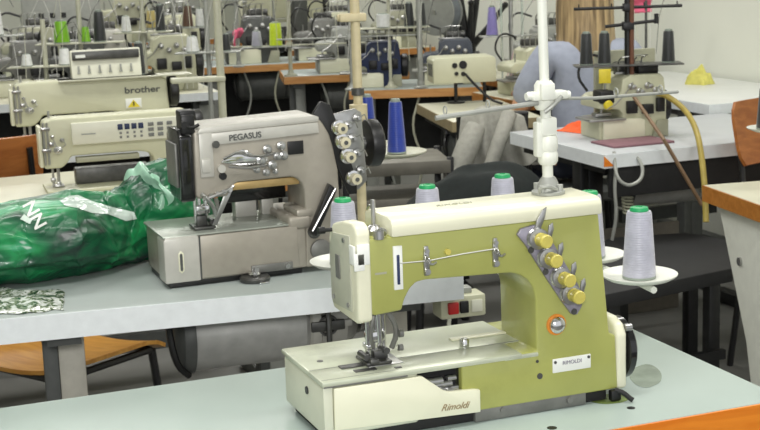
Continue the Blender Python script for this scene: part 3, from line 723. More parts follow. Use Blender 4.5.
# yellowed post with arms and blue cones
px_, py_ = 1.197, 3.262
t = make_thread_stand('yellowed thick thread post with clamps behind the grey machine', (px_, py_, .7505), R(-10), h=.62, arms=(), ma=POSTY, r=.0118, clamp=(.31,))
b = MB(); b.box((-.040, -.015, .530), (.026, .015, .550), .004); b.cyl((-.044, 0, .540), (-.025, 0, .540), .008); b.build('cross_clamp', POSTY, t)
g = MB()
for z in (.36, .25, .2): MB().lathe([(.0115, -.010), (.016, -.008), (.016, .008), (.0115, .010)], (0, 0, z), seg=12).build('collar', DSTEEL, t)
g.tube([(-.03, -.02, .26), (0, -.022, .265), (.02, -.02, .23)], .003, 6, 1); g.box((-.014, -.024, .24), (.004, -.006, .266), .002); g.build('thread_guide', DSTEEL, t)
BD = [(1.302, 3.275), (1.292, 3.425)]
for k, (x, y) in enumerate(BD):
    M_ = Matrix.Rotation(R(10), 4, 'Z') @ (Vector((x, y, 0))-Vector((px_, py_, 0)))
    o = MB().lathe([(0, .194), (.05, .19), (.066, .196), (.073, .2), (.073, .203), (.066, .2), (.05, .195), (0, .197)], (M_.x, M_.y, 0), seg=30)
    if k == 0: o.tube([(0, 0, .19), (M_.x, M_.y, .19)], .006, 8)
    else: o.tube([(0, 0, .186), (M_.x, M_.y, .19)], .006, 8)
    o.build('spool_tray', POSTG, t)
bc = make_cone('blue thread cone in full view on the round tray behind the grey machine', (BD[0][0]-.002, BD[0][1], .9485), TH_B, 'blue thread cones', h=.137, rb=.024, rt=.016, cap=CARD)
dup(bc, (BD[1][0]-.012, BD[1][1], .9485), 1, 'blue thread cone half hidden at left behind another blue cone')
# wires from post
t = make_thread_stand('slim pale post rising behind the grey machine, on the panel machine table', (1.166, 4.447, .7505), R(-8), h=.66, arms=((.60, .16),), ma=POSTG, r=.0125)
MB().box((-.16, -.03, .297), (.012, .03, .312), .003).build('shelf', POSTG, t)

# green plastic bag
def bagmesh():
    path = [(-.06, 3.27, .10, .125, .11), (.08, 3.26, .10, .135, .125), (.22, 3.235, .10, .145, .145), (.36, 3.215, .10, .15, .165), (.47, 3.22, .10, .14, .185), (.555, 3.245, .09, .105, .165), (.61, 3.27, .07, .085, .165), (.655, 3.285, .085, .085, .20), (.71, 3.29, .10, .085, .215), (.765, 3.29, .10, .085, .20), (.815, 3.295, .09, .06, .15), (.84, 3.305, .08, .01, .02)]
    n, mseg = 190, 150
    bm = bmesh.new(); rows = []
    def ip(t):
        f = t*(len(path)-1); i = min(int(f), len(path)-2); f -= i
        g = f*f*(3-2*f)
        return [path[i][k]*(1-g)+path[i+1][k]*g for k in range(5)]
    for i in range(n+1):
        u = i/n; x, y, z, a, h = ip(u); row = []
        for k in range(mseg):
            v = 2*math.pi*k/mseg
            c, s_ = math.cos(v), math.sin(v)
            q = Vector((u*7, c*1.5+3, s_*1.5+u*2.2))
            rid = 1-abs(noise.noise(q*1.6))*2; rid2 = 1-abs(noise.noise(q*3.4+Vector((9, 2, 1))))*2
            w = 1+.15*noise.noise(q*.7)+.10*(rid-.55)+.022*(rid2-.5)
            zz = h*.5+h*.56*s_*w
            row.append(bm.verts.new((x+.02*noise.noise(q*1.2), y+a*c*w*(1 if s_ > -.3 else .93), max(.0015+.0006*(c+1), zz))))
        rows.append(row)
    for i in range(n):
        for k in range(mseg): bm.faces.new((rows[i][k], rows[i][(k+1) % mseg], rows[i+1][(k+1) % mseg], rows[i+1][k]))
    bm.faces.new(rows[0][::-1]); bm.faces.new(rows[-1])
    bmesh.ops.recalc_face_normals(bm, faces=bm.faces[:])
    return bm
ma = bpy.data.materials.new('green plastic film'); ma.use_nodes = True
N = ma.node_tree.nodes; L = ma.node_tree.links; p = N['Principled BSDF']
tc = N.new('ShaderNodeTexCoord'); n1 = N.new('ShaderNodeTexNoise'); n1.inputs['Scale'].default_value = 7; n1.inputs['Detail'].default_value = 3; n1.inputs['Distortion'].default_value = 1.2
mp = N.new('ShaderNodeMapping'); mp.inputs['Rotation'].default_value = (.4, .5, .5); mp.inputs['Scale'].default_value = (.8, 1.6, 1.3); mp.inputs['Location'].default_value = (.35, .1, .2)
L.new(tc.outputs['Object'], mp.inputs['Vector']); L.new(mp.outputs['Vector'], n1.inputs['Vector'])
rp = N.new('ShaderNodeValToRGB'); e = rp.color_ramp.elements
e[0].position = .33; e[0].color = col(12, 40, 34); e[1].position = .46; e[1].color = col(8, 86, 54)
for pos, c in ((.57, (14, 112, 66)), (.65, (28, 146, 82)), (.705, (60, 160, 112)), (.735, (206, 226, 214)), (.8, (214, 230, 220))):  # palest stops paint white highlights into the film colour
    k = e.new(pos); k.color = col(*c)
L.new(n1.outputs['Fac'], rp.inputs['Fac']); L.new(rp.outputs['Color'], p.inputs['Base Color'])
p.inputs['Roughness'].default_value = .38; p.inputs['Coat Weight'].default_value = .22; p.inputs['Coat Roughness'].default_value = .08
n2 = N.new('ShaderNodeTexVoronoi'); n2.feature = 'DISTANCE_TO_EDGE'; n2.inputs['Scale'].default_value = 7
n3 = N.new('ShaderNodeTexNoise'); n3.inputs['Scale'].default_value = 5; L.new(tc.outputs['Object'], n3.inputs['Vector'])
mxv = N.new('ShaderNodeVectorMath'); mxv.operation = 'ADD'; L.new(mp.outputs['Vector'], mxv.inputs[0]); L.new(n3.outputs['Color'], mxv.inputs[1]); L.new(mxv.outputs[0], n2.inputs['Vector'])
b = N.new('ShaderNodeBump'); b.inputs['Strength'].default_value = .35; b.inputs['Distance'].default_value = .02
L.new(n2.outputs['Distance'], b.inputs['Height']); L.new(b.outputs['Normal'], p.inputs['Normal'])
BAGM = ma
bm = bagmesh(); bvh = BVHTree.FromBMesh(bm)
BG = thing('plastic_bag', 'stuffed shiny green plastic bag lying on the second table, left of grey machine', 'bag', (0, 0, .7505))
mb = MB(); mb._add(bm); mb.build('film', BAGM, BG, 80)
def on_bag(txt, size, px, py, ang):
    me = text_mesh(txt, size, 0, 0, True)
    bm = bmesh.new(); bm.from_mesh(me); bmesh.ops.triangulate(bm, faces=bm.faces[:])
    bmesh.ops.subdivide_edges(bm, edges=bm.edges[:], cuts=4, use_grid_fill=True)
    org = CAM-Vector((0, 0, .7505)); ok = True
    ca, sa = math.cos(ang), math.sin(ang)
    for v in bm.verts:
        x, y = v.co.x*ca-v.co.y*sa, v.co.x*sa+v.co.y*ca
        d = (RT*((px-380)/FPX+x) - UP*((py-215)/FPX-y) + FW).normalized()
        h = bvh.ray_cast(org, d)
        if h[0] is None: ok = False; continue
        v.co = h[0]-d*.0016
    mb = MB(); mb._add(bm); o = mb.build('lettering', WHITE, BG, 80)
    bpy.data.meshes.remove(me); return o
on_bag('NN', 19/FPX, 34, 215, R(-62))
# tail flap of white film
def sheet(name, label, cat, fn, nu, nv, ma, th=.0008, parent=None):
    bm = bmesh.new(); g = [[bm.verts.new(fn(i/nu, k/nv)) for k in range(nv+1)] for i in range(nu+1)]
    for i in range(nu):
        for k in range(nv): bm.faces.new((g[i][k], g[i+1][k], g[i+1][k+1], g[i][k+1]))
    bmesh.ops.recalc_face_normals(bm, faces=bm.faces[:])
    bmesh.ops.solidify(bm, geom=bm.faces[:], thickness=th)
    mb = MB(); mb._add(bm); o = mb.build(name, ma, parent, 60)
    if label: tag(o, label, cat)
    return o
FILM = mat('milky film', (206, 222, 212), .2, 0, .2, 24, coat=.5)
def flap(u, v):
    a = -.5+u*2.2
    x = .650+.042*u+.015*math.sin(v*5); z = .125+.10*v*(1-.35*abs(2*u-1)**2)+.006*math.sin(u*14)
    y = 3.20+.07*v*v+.03*math.sin(u*3.1+1)*v+.006*math.sin(v*9+u*8)
    return (x+.03*v*(u-.6), y, z)
sheet('bag_mouth', None, None, flap, 24, 24, mat('pale green film', (158, 200, 176), .25, 0, .25, 24, coat=.4), parent=BG)
def bag_patch(poly, ma, off=.002):
    bm = bmesh.new(); bm.faces.new([bm.verts.new((x, y, 0)) for x, y in poly])
    bmesh.ops.triangulate(bm, faces=bm.faces[:])
    for _ in range(4): bmesh.ops.subdivide_edges(bm, edges=bm.edges[:], cuts=1, use_grid_fill=True)
    org = CAM-Vector((0, 0, .7505)); bad = []
    for v in bm.verts:
        d = (RT*((v.co.x-380)/FPX) - UP*((v.co.y-215)/FPX) + FW).normalized(); h = bvh.ray_cast(org, d)
        if h[0] is None: bad.append(v)
        else: v.co = h[0]-d*off
    bmesh.ops.delete(bm, geom=bad, context='VERTS')
    mb = MB(); mb._add(bm); mb.build('white_patch', ma, BG, 80)  # pale patch laid over the bag surface
bag_patch([(60, 201), (68, 196), (78, 195), (92, 201), (112, 207), (134, 212), (137, 219), (126, 221), (108, 214), (92, 213), (78, 208), (66, 206)], FILM)
bag_patch([(20, 219), (24, 214), (32, 220), (30, 224)], FILM)
# printed packet
ma = mat('printed film', (196, 204, 198), .2, 0, .1, 20, coat=.5)
N = ma.node_tree.nodes; L = ma.node_tree.links; p = N['Principled BSDF']
tc = N.new('ShaderNodeTexCoord'); n1 = N.new('ShaderNodeTexNoise'); n1.inputs['Scale'].default_value = 55; n1.inputs['Detail'].default_value = 3; n1.inputs['Distortion'].default_value = 1.5
L.new(tc.outputs['Object'], n1.inputs['Vector'])
rp = N.new('ShaderNodeValToRGB'); e = rp.color_ramp.elements
e[0].position = .36; e[0].color = col(44, 66, 50); e[1].position = .56; e[1].color = col(220, 224, 220); k = e.new(.47); k.color = col(128, 140, 112)
L.new(n1.outputs['Fac'], rp.inputs['Fac']); L.new(rp.outputs['Color'], p.inputs['Base Color'])
def packet(u, v):
    a = at(-24+88*u+4*noise.noise((v*3, 1, 2)), 317-6*u-(27-8*u)*v+3*noise.noise((u*5, 3, 1)), .75)
    return (a.x, a.y, .7515+.012*math.sin(math.pi*u)**.5*math.sin(math.pi*v)**.5*(1+.6*noise.noise((u*5, v*4, 1)))+.004*abs(noise.noise((u*9, v*8, 3))))
sheet('packet', 'crinkled clear packet of small printed tags at the table left corner', 'packet', packet, 50, 40, ma)

# tan plywood chair between rows two and three
make_chair('tan plywood chair on black frame, seen beneath the second-row table', (.50, 3.71, 0), R(-58), PLY)

# ================================================================== third and fourth rows, left
T3 = make_table('sewing_table', 'cream table with a tan wood edge, third row, behind the green bag', (-.15, 4.2), 1.55, .55, R(1), LAMC, EDGEB, legs=(.3, .93))
B1 = make_lockstitch('cream sewing machine with long push-button panel on its arm, third row', (.575, 4.31, .7505), R(-3), .96, BEIGE, panel=True)
B1.scale = (.96, .96, .86)
T4 = make_table('sewing_table', 'cream laminate table under the large beige machine, fourth row', (.0, 5.28), 1.42, .55, R(-2), LAMC, EDGEW, legs=(.2, .9), apron=True)
B2 = make_lockstitch('large beige sewing machine with yellow warning sticker and operation panel on top', (.625, 5.40, .7505), R(-4), 1.2, BEIGE, word='brother', warning=True, top_panel=True)
B2.scale = (1.2, 1.05, .93)
make_chair('brown plywood chair at the far left, behind the cream third-row table', (.44, 5.15, 0), R(4), PLYB)

def cone_at(px, py, z, h, w, ma, label, group=None, cap=CARD, dz=0):
    p = at(px, py, z); d = (p-CAM).dot(FW); k = d/FPX
    return make_cone(label, (p.x, p.y, z+dz+.0005), ma, group, h*k, w*k/2, w*k/2*.68, cap), p
# tray stand behind the large beige machine
def tray_stand(px, py, z, base, hw, label, ma=POSTG, rz=-20, top=.5, arms=(), group=None, dp=.05, post=True):
    p = at(px, py, z)
    t = make_thread_stand(label, (p.x, p.y, base+.0005), R(rz), h=z-base+top, arms=[(z-base+a, l) for a, l in arms], tray=(hw, dp), trayz=z-base, ma=ma, group=group, r=.009)
    return t, p
TG = 'thread cones on the trays of the back rows'

# ---- fifth row and beyond: tables first
def tab(label, px, py, L, rz, D=.55, top=LAMC, edge=EDGEB, legs=(.12, .88)):
    p = at(px, py, .75)
    return make_table('sewing_table', label, (p.x, p.y), L, D, R(rz), top, edge, legs=legs, apron=True, cables=3), p  # apron here is the added dark sheet for the darkness underneath
make_table('sewing_table', 'fifth-row cream table at the left, under grey overlock machines', (.35, 7.15), .95, .55, R(-3), LAMC, EDGEW, apron=True)
make_table('sewing_table', 'fifth-row cream table under the tall cream overlock machine', (1.33, 7.03), .5, .55, R(-3), LAMC, EDGEW, apron=True)
make_table('sewing_table', 'sixth-row pale table at the far left', (.6, 8.15), 1.2, .55, R(-3), LAMB, EDGEB, apron=True)
make_table('sewing_table', 'seventh-row pale table below the grey cabinet with black squares', (.8, 9.9), 1.0, .6, R(-3), LAMB, EDGEW, apron=True)
T10, p10 = tab('tan-edged table behind the slim post, sixth row', 196, 68, .98, -10, D=.55, top=LAMB, edge=EDGET)
T9, p9 = tab('orange-edged table left of the yellowed post, in front of the tan-edged one', 284, 77, .7, -14, D=.45, top=LAMB, edge=EDGET)
T8, p8 = tab('orange-edged table behind the yellowed post, under navy machines', 349, 91, .66, -22, D=.5, top=LAMB, edge=EDGET)

def on(t, x, y, z=.7505):
    M_ = Matrix.Rotation(t.rotation_euler.z, 4, 'Z'); v = M_ @ Vector((x, y, 0)); return (t.location.x+v.x, t.location.y+v.y, z)
def ovl(label, px, py, z=.7505, rz=-10, sc=1.2, body=BEIGE):
    p = at(px, py, .75); return make_overlock(label, (p.x, p.y, z), R(rz), sc, body)
OG = dict()
ovl('dark grey overlock machine at the far left edge, fifth row', -6, 98, sc=1.2, body=GREYM, rz=-3)
ovl('grey overlock machine behind the left end of the large beige machine', 48, 97, sc=1.2, body=GREYD, rz=-3)
ovl('tall cream overlock machine above the brother machine\'s right end'.replace("brother machine", 'beige machine'), 134, 93, sc=1.25, body=BEIGE, rz=-8)
ovl('cream overlock machine on the pale sixth-row table at far left', 4, 80, sc=1.3, body=BEIGED, rz=-5)
ovl('pale overlock machine behind the green thread cone', 74, 80, sc=1.2, body=PEGL, rz=-5)
make_lockstitch('pale grey sewing machine far back, above the operation panel', (.80, 10.02, .7505), R(-4), .72, PEGL)
# grey control cabinet with three square holes
p = at(78, 22, 1.03)
p = Vector((1.52, 10.02, .7505))
t = thing('control_cabinet', 'large pale grey cabinet with a row of black square holes, back left', 'cabinet', p, R(-8))
MB().box((-.26, 0, 0), (.27, .28, .46), .006).build('housing', GREYP, t)
for k in range(3): MB().box((-.15+.075*k, -.004, .275), (-.115+.075*k, .004, .31)).build('square_hole', BLACK, t)
for k in range(2): MB().box((.02+.1*k, -.004, .28), (.028+.1*k, .003, .288)).build('cabinet_screw', DSTEEL, t)

# tray stands and cones, back left
MR = Matrix.Rotation(R(-20), 4, 'Z')
def floor_stand(label, x, y, zt, hw, cones, ma=POSTG, top=.3, arms=()):
    t = make_thread_stand(label, (x, y, 0), R(-20), h=zt+top, arms=[(zt+a, l) for a, l in arms], tray=(hw, .05), trayz=zt, ma=ma, r=.011, threads=4)
    for dx, hc, wc, m_, lab_ in cones:
        v = MR @ Vector((dx, -.005 if abs(dx) > .06 else -.028, 0))
        make_cone(lab_, (x+v.x, y+v.y, zt+.0008), m_, TG, hc, wc/2, wc/2*.7, CARD)
floor_stand('pale tray stand carrying green and black cones, behind the operation panel', 1.085, 6.62, 1.06, .2,
    ((-.085, .105, .075, TH_GR, 'short fat green thread cone on the pale back tray'), (.03, .075, .042, TH_GR, 'small green thread cone just left of a black cone'), (.09, .145, .058, TH_K, 'tall black thread cone above the operation panel display')), arms=((.22, .18),))
floor_stand('pale tray stand with a black cone and a white one, above the large beige machine', 1.425, 6.85, 1.08, .14,
    ((-.08, .08, .05, TH_WW, 'white cone left of the black cone, above the large beige machine'), (.085, .13, .05, TH_K, 'black thread cone high above the large beige machine')), arms=((.25, .15),))
make_cone('black thread cone standing on the large beige machine\'s top tray', (1.115, 5.475, .7505+.262*.93+.0012), TH_K, TG, .128, .0225, .0165, CARD)
floor_stand('dark tray stand with a white spool, left of the slim post', 1.62, 6.38, 1.0, .15,
    ((-.07, .075, .062, TH_WW, 'short white thread spool left of the slim post'), (.085, .08, .04, TH_K, 'thin dark cone beside the short white spool')), GREYP, arms=((.27, .14),))
floor_stand('low tray stand holding white spools at left, behind the beige machine', .88, 6.34, .985, .16,
    ((-.08, .055, .05, TH_WW, 'small white spool at left on the low tray'), (.085, .075, .055, TH_WW, 'white spool next to the operation panel')), top=.2)
floor_stand('far left back stand with grey and black cones', .62, 6.5, 1.12, .2,
    ((-.15, .14, .06, TH_K, 'dark cone at the very left edge, back row'), (-.07, .12, .05, TH_W, 'grey white cone at the left edge, back row'), (.09, .12, .05, TH_WW, 'white cone beside the grey cabinet, back row')), GREYP, arms=((.2, .2),))
floor_stand('grey floor stand with thin yarns, behind the beige overlock machine', 1.75, 7.6, 1.05, .18,
    ((-.12, .1, .06, PALEY and thread_mat('straw yarn', (196, 178, 110)), 'straw coloured cone on the grey floor stand'), (.075, .12, .06, thread_mat('brown yarn', (96, 70, 54)), 'brown cone on the grey floor stand'), (.14, .1, .05, TH_WW, 'white cone on the grey floor stand')), GREYP, arms=((.26, .2), (.18, .15)))
# ---- middle: machines on the orange-edged tables
make_table('sewing_table', 'low tan-edged table left of the slim post, seventh row', (1.86, 9.1), .52, .5, R(-6), LAMB, EDGEB, apron=True)
make_overlock('beige overlock machine with dark thread cams, left of the slim post', (1.94, 9.2, .7505), R(-10), 1.3, BEIGE)
make_overlock('dark grey overlock machine on the tan-edged table, behind the pink ribbon', on(T10, .20, .12), R(-12), 1.25, GREYD)
make_overlock('dark overlock machine at the right end of the tan-edged table', on(T10, .64, .14), R(-12), 1.1, GREYM)
make_overlock('grey overlock machine on the orange-edged table left of the yellowed post', on(T9, .2, .12), R(-14), 1.1, GREYP)
make_overlock('navy overlock machine directly behind the yellowed post', on(T8, .0, .14), R(-22), 1.0, NAVY)
make_overlock('slate overlock machine right of the navy one', on(T8, .365, .14), R(-22), 1.0, mat('slate blue enamel', (70, 76, 88), .5))
make_table('sewing_table', 'far cream table beneath the beige machine by the grey column', (2.92, 10.45), .88, .55, R(-3), LAMC, EDGEB, apron=True)
make_lockstitch('far beige sewing machine left of the grey column', (2.98, 10.55, .7505), R(-6), 1.3, BEIGE)
make_table('sewing_table', 'far pale table behind the pink ribbon post', (1.9, 11.2), .98, .55, R(-6), LAMB, EDGEB, apron=True)
make_overlock('far cream overlock machine behind the slim post', (1.98, 11.3, .7505), R(-12), 1.6, BEIGE)
make_overlock('far grey overlock machine right of the slim post', (2.42, 11.25, .7505), R(-12), 1.5, GREYP)
# posts
def stand(px, py, label, h, arms, ma=POSTG, r=.009, rz=-20, base=.75, tray=None, trayz=.3, clamp=()):
    p = at(px, py, base); return make_thread_stand(label, (p.x, p.y, base+.0005), R(rz), h=h, arms=arms, ma=ma, r=r, tray=tray, trayz=trayz, clamp=clamp, threads=3), p
t, p = stand(239, 67, 'short grey post with a pink ribbon tied round it', .42, ((.40, .12),), GREYP, .013)
b = MB(); b.sph((0, 0, .20), .03, 10, (1, .9, 1)); b.sph((.02, -.012, .215), .022, 8); b.tube([(0, -.02, .2), (-.02, -.035, .16), (-.015, -.03, .12)], .007, 6, 1); b.build('pink_ribbon', PINK, t)
t, p = stand(291, 76, 'pale post at the front of the orange-edged table, with a long guide rail', .62, ((.17, .42), (.45, .2)), POSTG, .011)
MB().box((-.26, -.045, .163), (.05, .045, .168), .001).build('tray', GREYP, t)
M_ = Matrix.Rotation(R(-20), 4, 'Z')
v = p + M_ @ Vector((-.075, 0, 0)); make_cone('bright lime yellow thread cone on the long guide rail', (v.x, v.y, .919), TH_L, TG, .135, .036, .03, CARD)
v = p + M_ @ Vector((-.18, 0, 0)); make_cone('pale grey thread cone left of the lime yellow cone', (v.x, v.y, .919), TH_W, TG, .09, .03, .022, CARD)
t, p = stand(276, 62, 'far post bearing a pink cone above the lime yellow one', .75, ((.70, .2),), GREYP, .008, tray=(.12, .05), trayz=.42)
v = p + M_ @ Vector((.01, -.012, 0)); make_cone('pink thread cone high above the lime yellow cone', (v.x+.0, v.y-.02, 1.171), TH_PK, TG, .17, .028, .018, CARD)
t, p = stand(352, 90, 'thin dark post beside the yellowed post with threads', .5, ((.26, .36), (.45, .3)), GREYP, .007)
t, p = stand(391, 88, 'pale slim post over the navy machines', .6, ((.27, .2), (.5, .2)), POSTG, .008, tray=(.2, .05), trayz=.30)
v = p + M_ @ Vector((-.03, -.02, 0)); make_cone('white paper wrapped spool over the navy machines', (v.x, v.y, 1.0512), TH_WW, TG, .07, .034, .032, CARD)
for k, dx in enumerate((.1, .16)):
    v = p + M_ @ Vector((dx, 0, 0)); make_cone(['black thread cone on the tray over the navy machines, left one', 'black thread cone on the tray over the navy machines, right one'][k], (v.x, v.y, 1.0512), TH_K, TG, .12, .026, .018, CARD)
t, p = stand(421, 88, 'grey square post left of the elastic reel', .62, ((.5, .16),), GREYP, .014)
# grey structural column
p = Vector((3.22, 9.95, 0))
o = MB().box((-.05, -.05, 0), (.05, .05, ZC-.001), .004).build('trim_1', GREYD); o.location = (p.x, p.y, 0); tag(o, None, None, kind='structure')

# under-table gear seen between the rows
for k, (px, py, lab_) in enumerate(((255, 105, 'dark clutch motor below the tan-edged table'), (300, 112, 'dark clutch motor below the orange-edged table'))):
    pass
for lab_, tt, x in (('dark clutch motor below the tan-edged table', T10, .45), ('dark clutch motor below the orange-edged table', T9, .42)):
    mo = make_motor(lab_, on(tt, x, .17, .61), R(-12))
    for ch_ in mo.children:
        if ch_.name.split('.')[0] in ('motor_body', 'clutch_housing', 'pulley'): ch_.data.materials[0] = GREYD
def bin_(name, label, cat, loc, rz, w, d, h, ma, rim=True):
    t = thing(name, label, cat, loc, rz)
    MB().prism([(-w/2*.9, 0), (w/2*.9, 0), (w/2, h), (-w/2, h)], -d/2, d/2, 'y', .008).build('body', ma, t)
    MB().box((-w/2-.012, -d/2-.012, h-.03), (w/2+.012, d/2+.012, h), .006).build('rim', ma, t)
    MB().sph((0, 0, h-.01), 1, 14, (w*.44, d*.42, .06)).build('cloth_scraps', DARKCLOTH, t)
    return t
p = at(235, 140, .4); bin_('scrap_bin', 'black scrap bin on the floor behind the grey machine', 'bin', (p.x, p.y, 0), R(-10), .5, .4, .42, BLACK)

# steel shelf rack below the blue cones
p = at(398, 170, .62)
t = thing('shelf_rack', 'low grey steel shelf rack under the blue cones', 'shelf', (p.x, p.y, 0), R(-14))
for x in (-.2, .2):
    for y in (0, .3): MB().box((x-.012, y-.012, 0), (x+.012, y+.012, .66), .002).build('upright', BLACK, t)
for z in (.12, .3, .46, .60): MB().box((-.2, -.015, z), (.2, .315, z+.05), .003).build('shelf', mat('brown grey steel', (118, 115, 106), .5, .2, .12, 20, dirt=.4), t)

# ---- white table with the control box
p5 = at(452, 122, .75)
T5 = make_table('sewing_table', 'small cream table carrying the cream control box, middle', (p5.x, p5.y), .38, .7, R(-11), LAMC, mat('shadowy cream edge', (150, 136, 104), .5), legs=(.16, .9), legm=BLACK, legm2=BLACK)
p = aty(464, 70, 5.72)
t = thing('control_box', 'cream control box with round black sockets on a thin leg', 'control box', (p.x, p.y, .7505), R(-14))
z0 = p.z-.7505-.055
MB().prism([(-.14, z0), (.14, z0), (.14, z0+.1), (.128, z0+.112), (-.128, z0+.112), (-.14, z0+.1)], -.02, .16, 'y', .004).build('housing', BEIGE, t)
for x, z, r in ((-.025, .078, .012), (.012, .080, .018), (-.018, .042, .009), (.012, .040, .01)): MB().lathe([(r, 0), (r, .004), (0, .004)], (x-.02, -.02, z0+z), (0, -1, 0), 16).build('socket', BLACK, t)
for k in range(3): MB().box((-.142, .01+.04*k, z0+.03), (-.139, .03+.04*k, z0+.085)).build('vent_slot', GREYD, t)
g = MB().cyl((-.03, .05, .0), (-.03, .05, z0+.004), .008); g.lathe([(.04, 0), (.04, .006), (.01, .01)], (-.03, .05, 0), seg=16); g.build('stand_leg', BLACK, t)
MB().cyl((.10, .05, .0), (.10, .05, z0+.004), .008).build('stand_leg', BLACK, t)
MB().tube([(-.0, -.03, z0+.04), (.03, -.06, z0+.0), (.10, -.09, .02), (.15, -.10, .004)], .006, 8, 2).build('cable', BLACK, t)
# elastic reel
p = aty(437, 12, 6.76)
t = thing('elastic_reel', 'big grey reel of elastic tape on a post, top middle', 'reel', (p.x, p.y, .7505), R(32)); t.scale = (1, 1, 1)
zc = p.z-.7505
ax = (1, 0, 0)
MB().lathe([(.0, -.025), (.118, -.025), (.12, -.018), (.06, -.014), (.06, .05), (.12, .055), (.118, .06), (0, .06)], (0, 0, zc), ax, 40).build('flange', GREYP, t)
MB().lathe([(.06, -.012), (.112, -.012), (.113, .048), (.06, .048)], (0, 0, zc), ax, 40).build('tape', mat('slate tape', (112, 118, 124), .6), t)
MB().cyl((-.03, 0, zc), (.08, 0, zc), .012).build('axle', STEEL, t)
g = MB().cyl((.075, 0, 0), (.075, 0, zc+.02), .011); g.lathe([(.06, 0), (.06, .008), (.012, .014)], (.075, 0, 0), seg=16); g.build('post', GREYP, t)
# black fan of bars (upturned star base)
p = aty(478, 52, 6.75)
t = thing('star_base', 'black frame of thick bars fanning upward behind the control box', 'stand', (3.255, 7.08, .7505), R(-20))
zc = p.z-.7505
MB().cyl((0, 0, 0), (0, 0, zc+.02), .035).build('column', BLACK, t)
for dx, dy, dz in ((-.16, .0, .26), (-.075, .03, .20), (.012, -.02, .24), (.075, .05, .42), (.2, .02, .22), (-.05, .1, .38)):
    MB().tube([(0, 0, zc-.01), (dx*.5, dy*.5, zc+dz*.45), (dx, dy, zc+dz)], [.022, .017, .013], 8).build('arm', BLACK, t)
    MB().sph((dx, dy, zc+dz), .018, 8).build('foot', BLACK, t)
# lilac cone and its tray
t, p = stand(512, 82, 'chrome thread post with clear tubes, behind the control box', .72, ((.60, .2), (.42, .1)), STEEL, .011, tray=(.16, .05), trayz=.235)
for k, dx in enumerate((-.05, .05)): MB().tube([(dx, -.03, .0), (dx*1.05, -.03, .35), (dx, -.03, .68)], .006, 6).build('clear_tube', mat('clear tube', (196, 210, 200), .15, 0, .05, 20, alpha=.45), t)
v = at(495, 52, .7505+.236)
v = p + M_ @ Vector((-.095, 0, 0)); make_cone('lilac thread cone right of the elastic reel', (v.x, v.y, .9862), TH_P, TG, .15, .03, .018, CARD)
# pink thread hank
t = thing('thread_hank', 'loose pale pink thread hank hanging from the chrome thread post tray', 'thread hank', (0, 0, 0))
for k in range(7):
    a = aty(514+2*k, 50+.3*k, 6.31); b = aty(502+2.2*k, 94, 6.29)
    MB().tube([a, a*.5+b*.5+Vector((.01*(k % 3), 0, -.01)), b], .0022, 5, 1).build('strand', mat('pale pink strand', (206, 168, 174), .6), t)

# grey sweatshirt over a chair back
GX, GY = 2.375, 4.97
t = thing('garment_rail', 'short black rail stand under the grey sweatshirt', 'rail', (GX, GY, 0), R(-20))
for sx in (-1, 1):
    MB().cyl((sx*.13, 0, .02), (sx*.13, 0, .795), .010).build('upright', BLACK, t)
    MB().box((sx*.13-.015, -.10, 0), (sx*.13+.015, .10, .024), .004).build('foot', BLACK, t)
MB().cyl((-.14, 0, .795), (.14, 0, .795), .010).build('bar', BLACK, t)
def drape(u, v):
    s_ = v*2-1
    fold = .016*math.sin(u*13+2*v)+.010*math.sin(u*27+v*5)
    x = (u-.5)*(.235+.05*abs(s_))-.03*abs(s_)*(1-u)+.03*s_*s_
    if abs(s_) < .12: y, z = s_*.035/.12, .858-.1*s_*s_
    else:
        k = (abs(s_)-.12)/.88; y = math.copysign(.035+.06*k, s_); z = .857-.28*k*(1-.45*u*u)
    z -= .05*max(0, abs(u-.45)*2-.3)**1.2
    return (x, y+fold*(.3+abs(s_)), z+.01*noise.noise((u*6, v*6, 2)))
g = sheet('sweatshirt', 'crumpled grey sweatshirt draped over a rail in front of the control box table', 'sweatshirt', drape, 46, 46, GREYCLOTH, .006)
g.location = (GX, GY, -.035); g.rotation_euler = (0, 0, R(-20))
MB().tube([(-.07, -.09, .80), (-.11, -.125, .72), (-.155, -.14, .62), (-.20, -.15, .53), (-.235, -.15, .50)], [.035, .045, .042, .034, .03], 14, 2).build('sleeve', GREYCLOTH, g)
MB().tube([(.06, -.07, .84), (.02, -.125, .76), (-.02, -.14, .66), (-.04, -.14, .60)], [.03, .03, .028, .02], 12, 2).build('sleeve', GREYCLOTH, g)
# dark cloth heap on a stool
p = Vector((2.0, 4.34, 0))
t = thing('stool', 'low black stool under the dark cloth heap', 'stool', (p.x, p.y, 0), R(-15))
MB().box((-.26, -.19, .40), (.26, .19, .43), .008).build('seat', BLACK, t)
for sx in (-1, 1):
    for sy in (-1, 1): MB().cyl((sx*.23, sy*.16, 0), (sx*.21, sy*.15, .402), .014).build('leg', BLACK, t)
def heap(u, v):
    r_ = v; a = u*2*math.pi
    w = 1+.16*noise.noise((math.cos(a)*1.4, math.sin(a)*1.4, 3))
    x = .36*r_*w*math.cos(a); y = .2*r_*w*math.sin(a)
    z = .434+.265*max(0, 1-r_**2.6)*(1+.28*x/.3)+(.03*noise.noise((x*9, y*9, 1))+.035*(.5-abs(noise.noise((x*6+3, y*11, 4)))))*(1-r_)**.4 if r_ < 1 else .434
    return (x, y, max(z, .4335))
bm = bmesh.new(); rows = []
for i in range(1, 19): rows.append([bm.verts.new(heap(k/40, i/18)) for k in range(40)])
c0 = bm.verts.new(heap(0, 0.001))
for k in range(40): bm.faces.new((c0, rows[0][k], rows[0][(k+1) % 40]))
for A_, B_ in zip(rows, rows[1:]):
    for k in range(40): bm.faces.new((A_[k], B_[k], B_[(k+1) % 40], A_[(k+1) % 40]))
bm.faces.new(rows[-1])
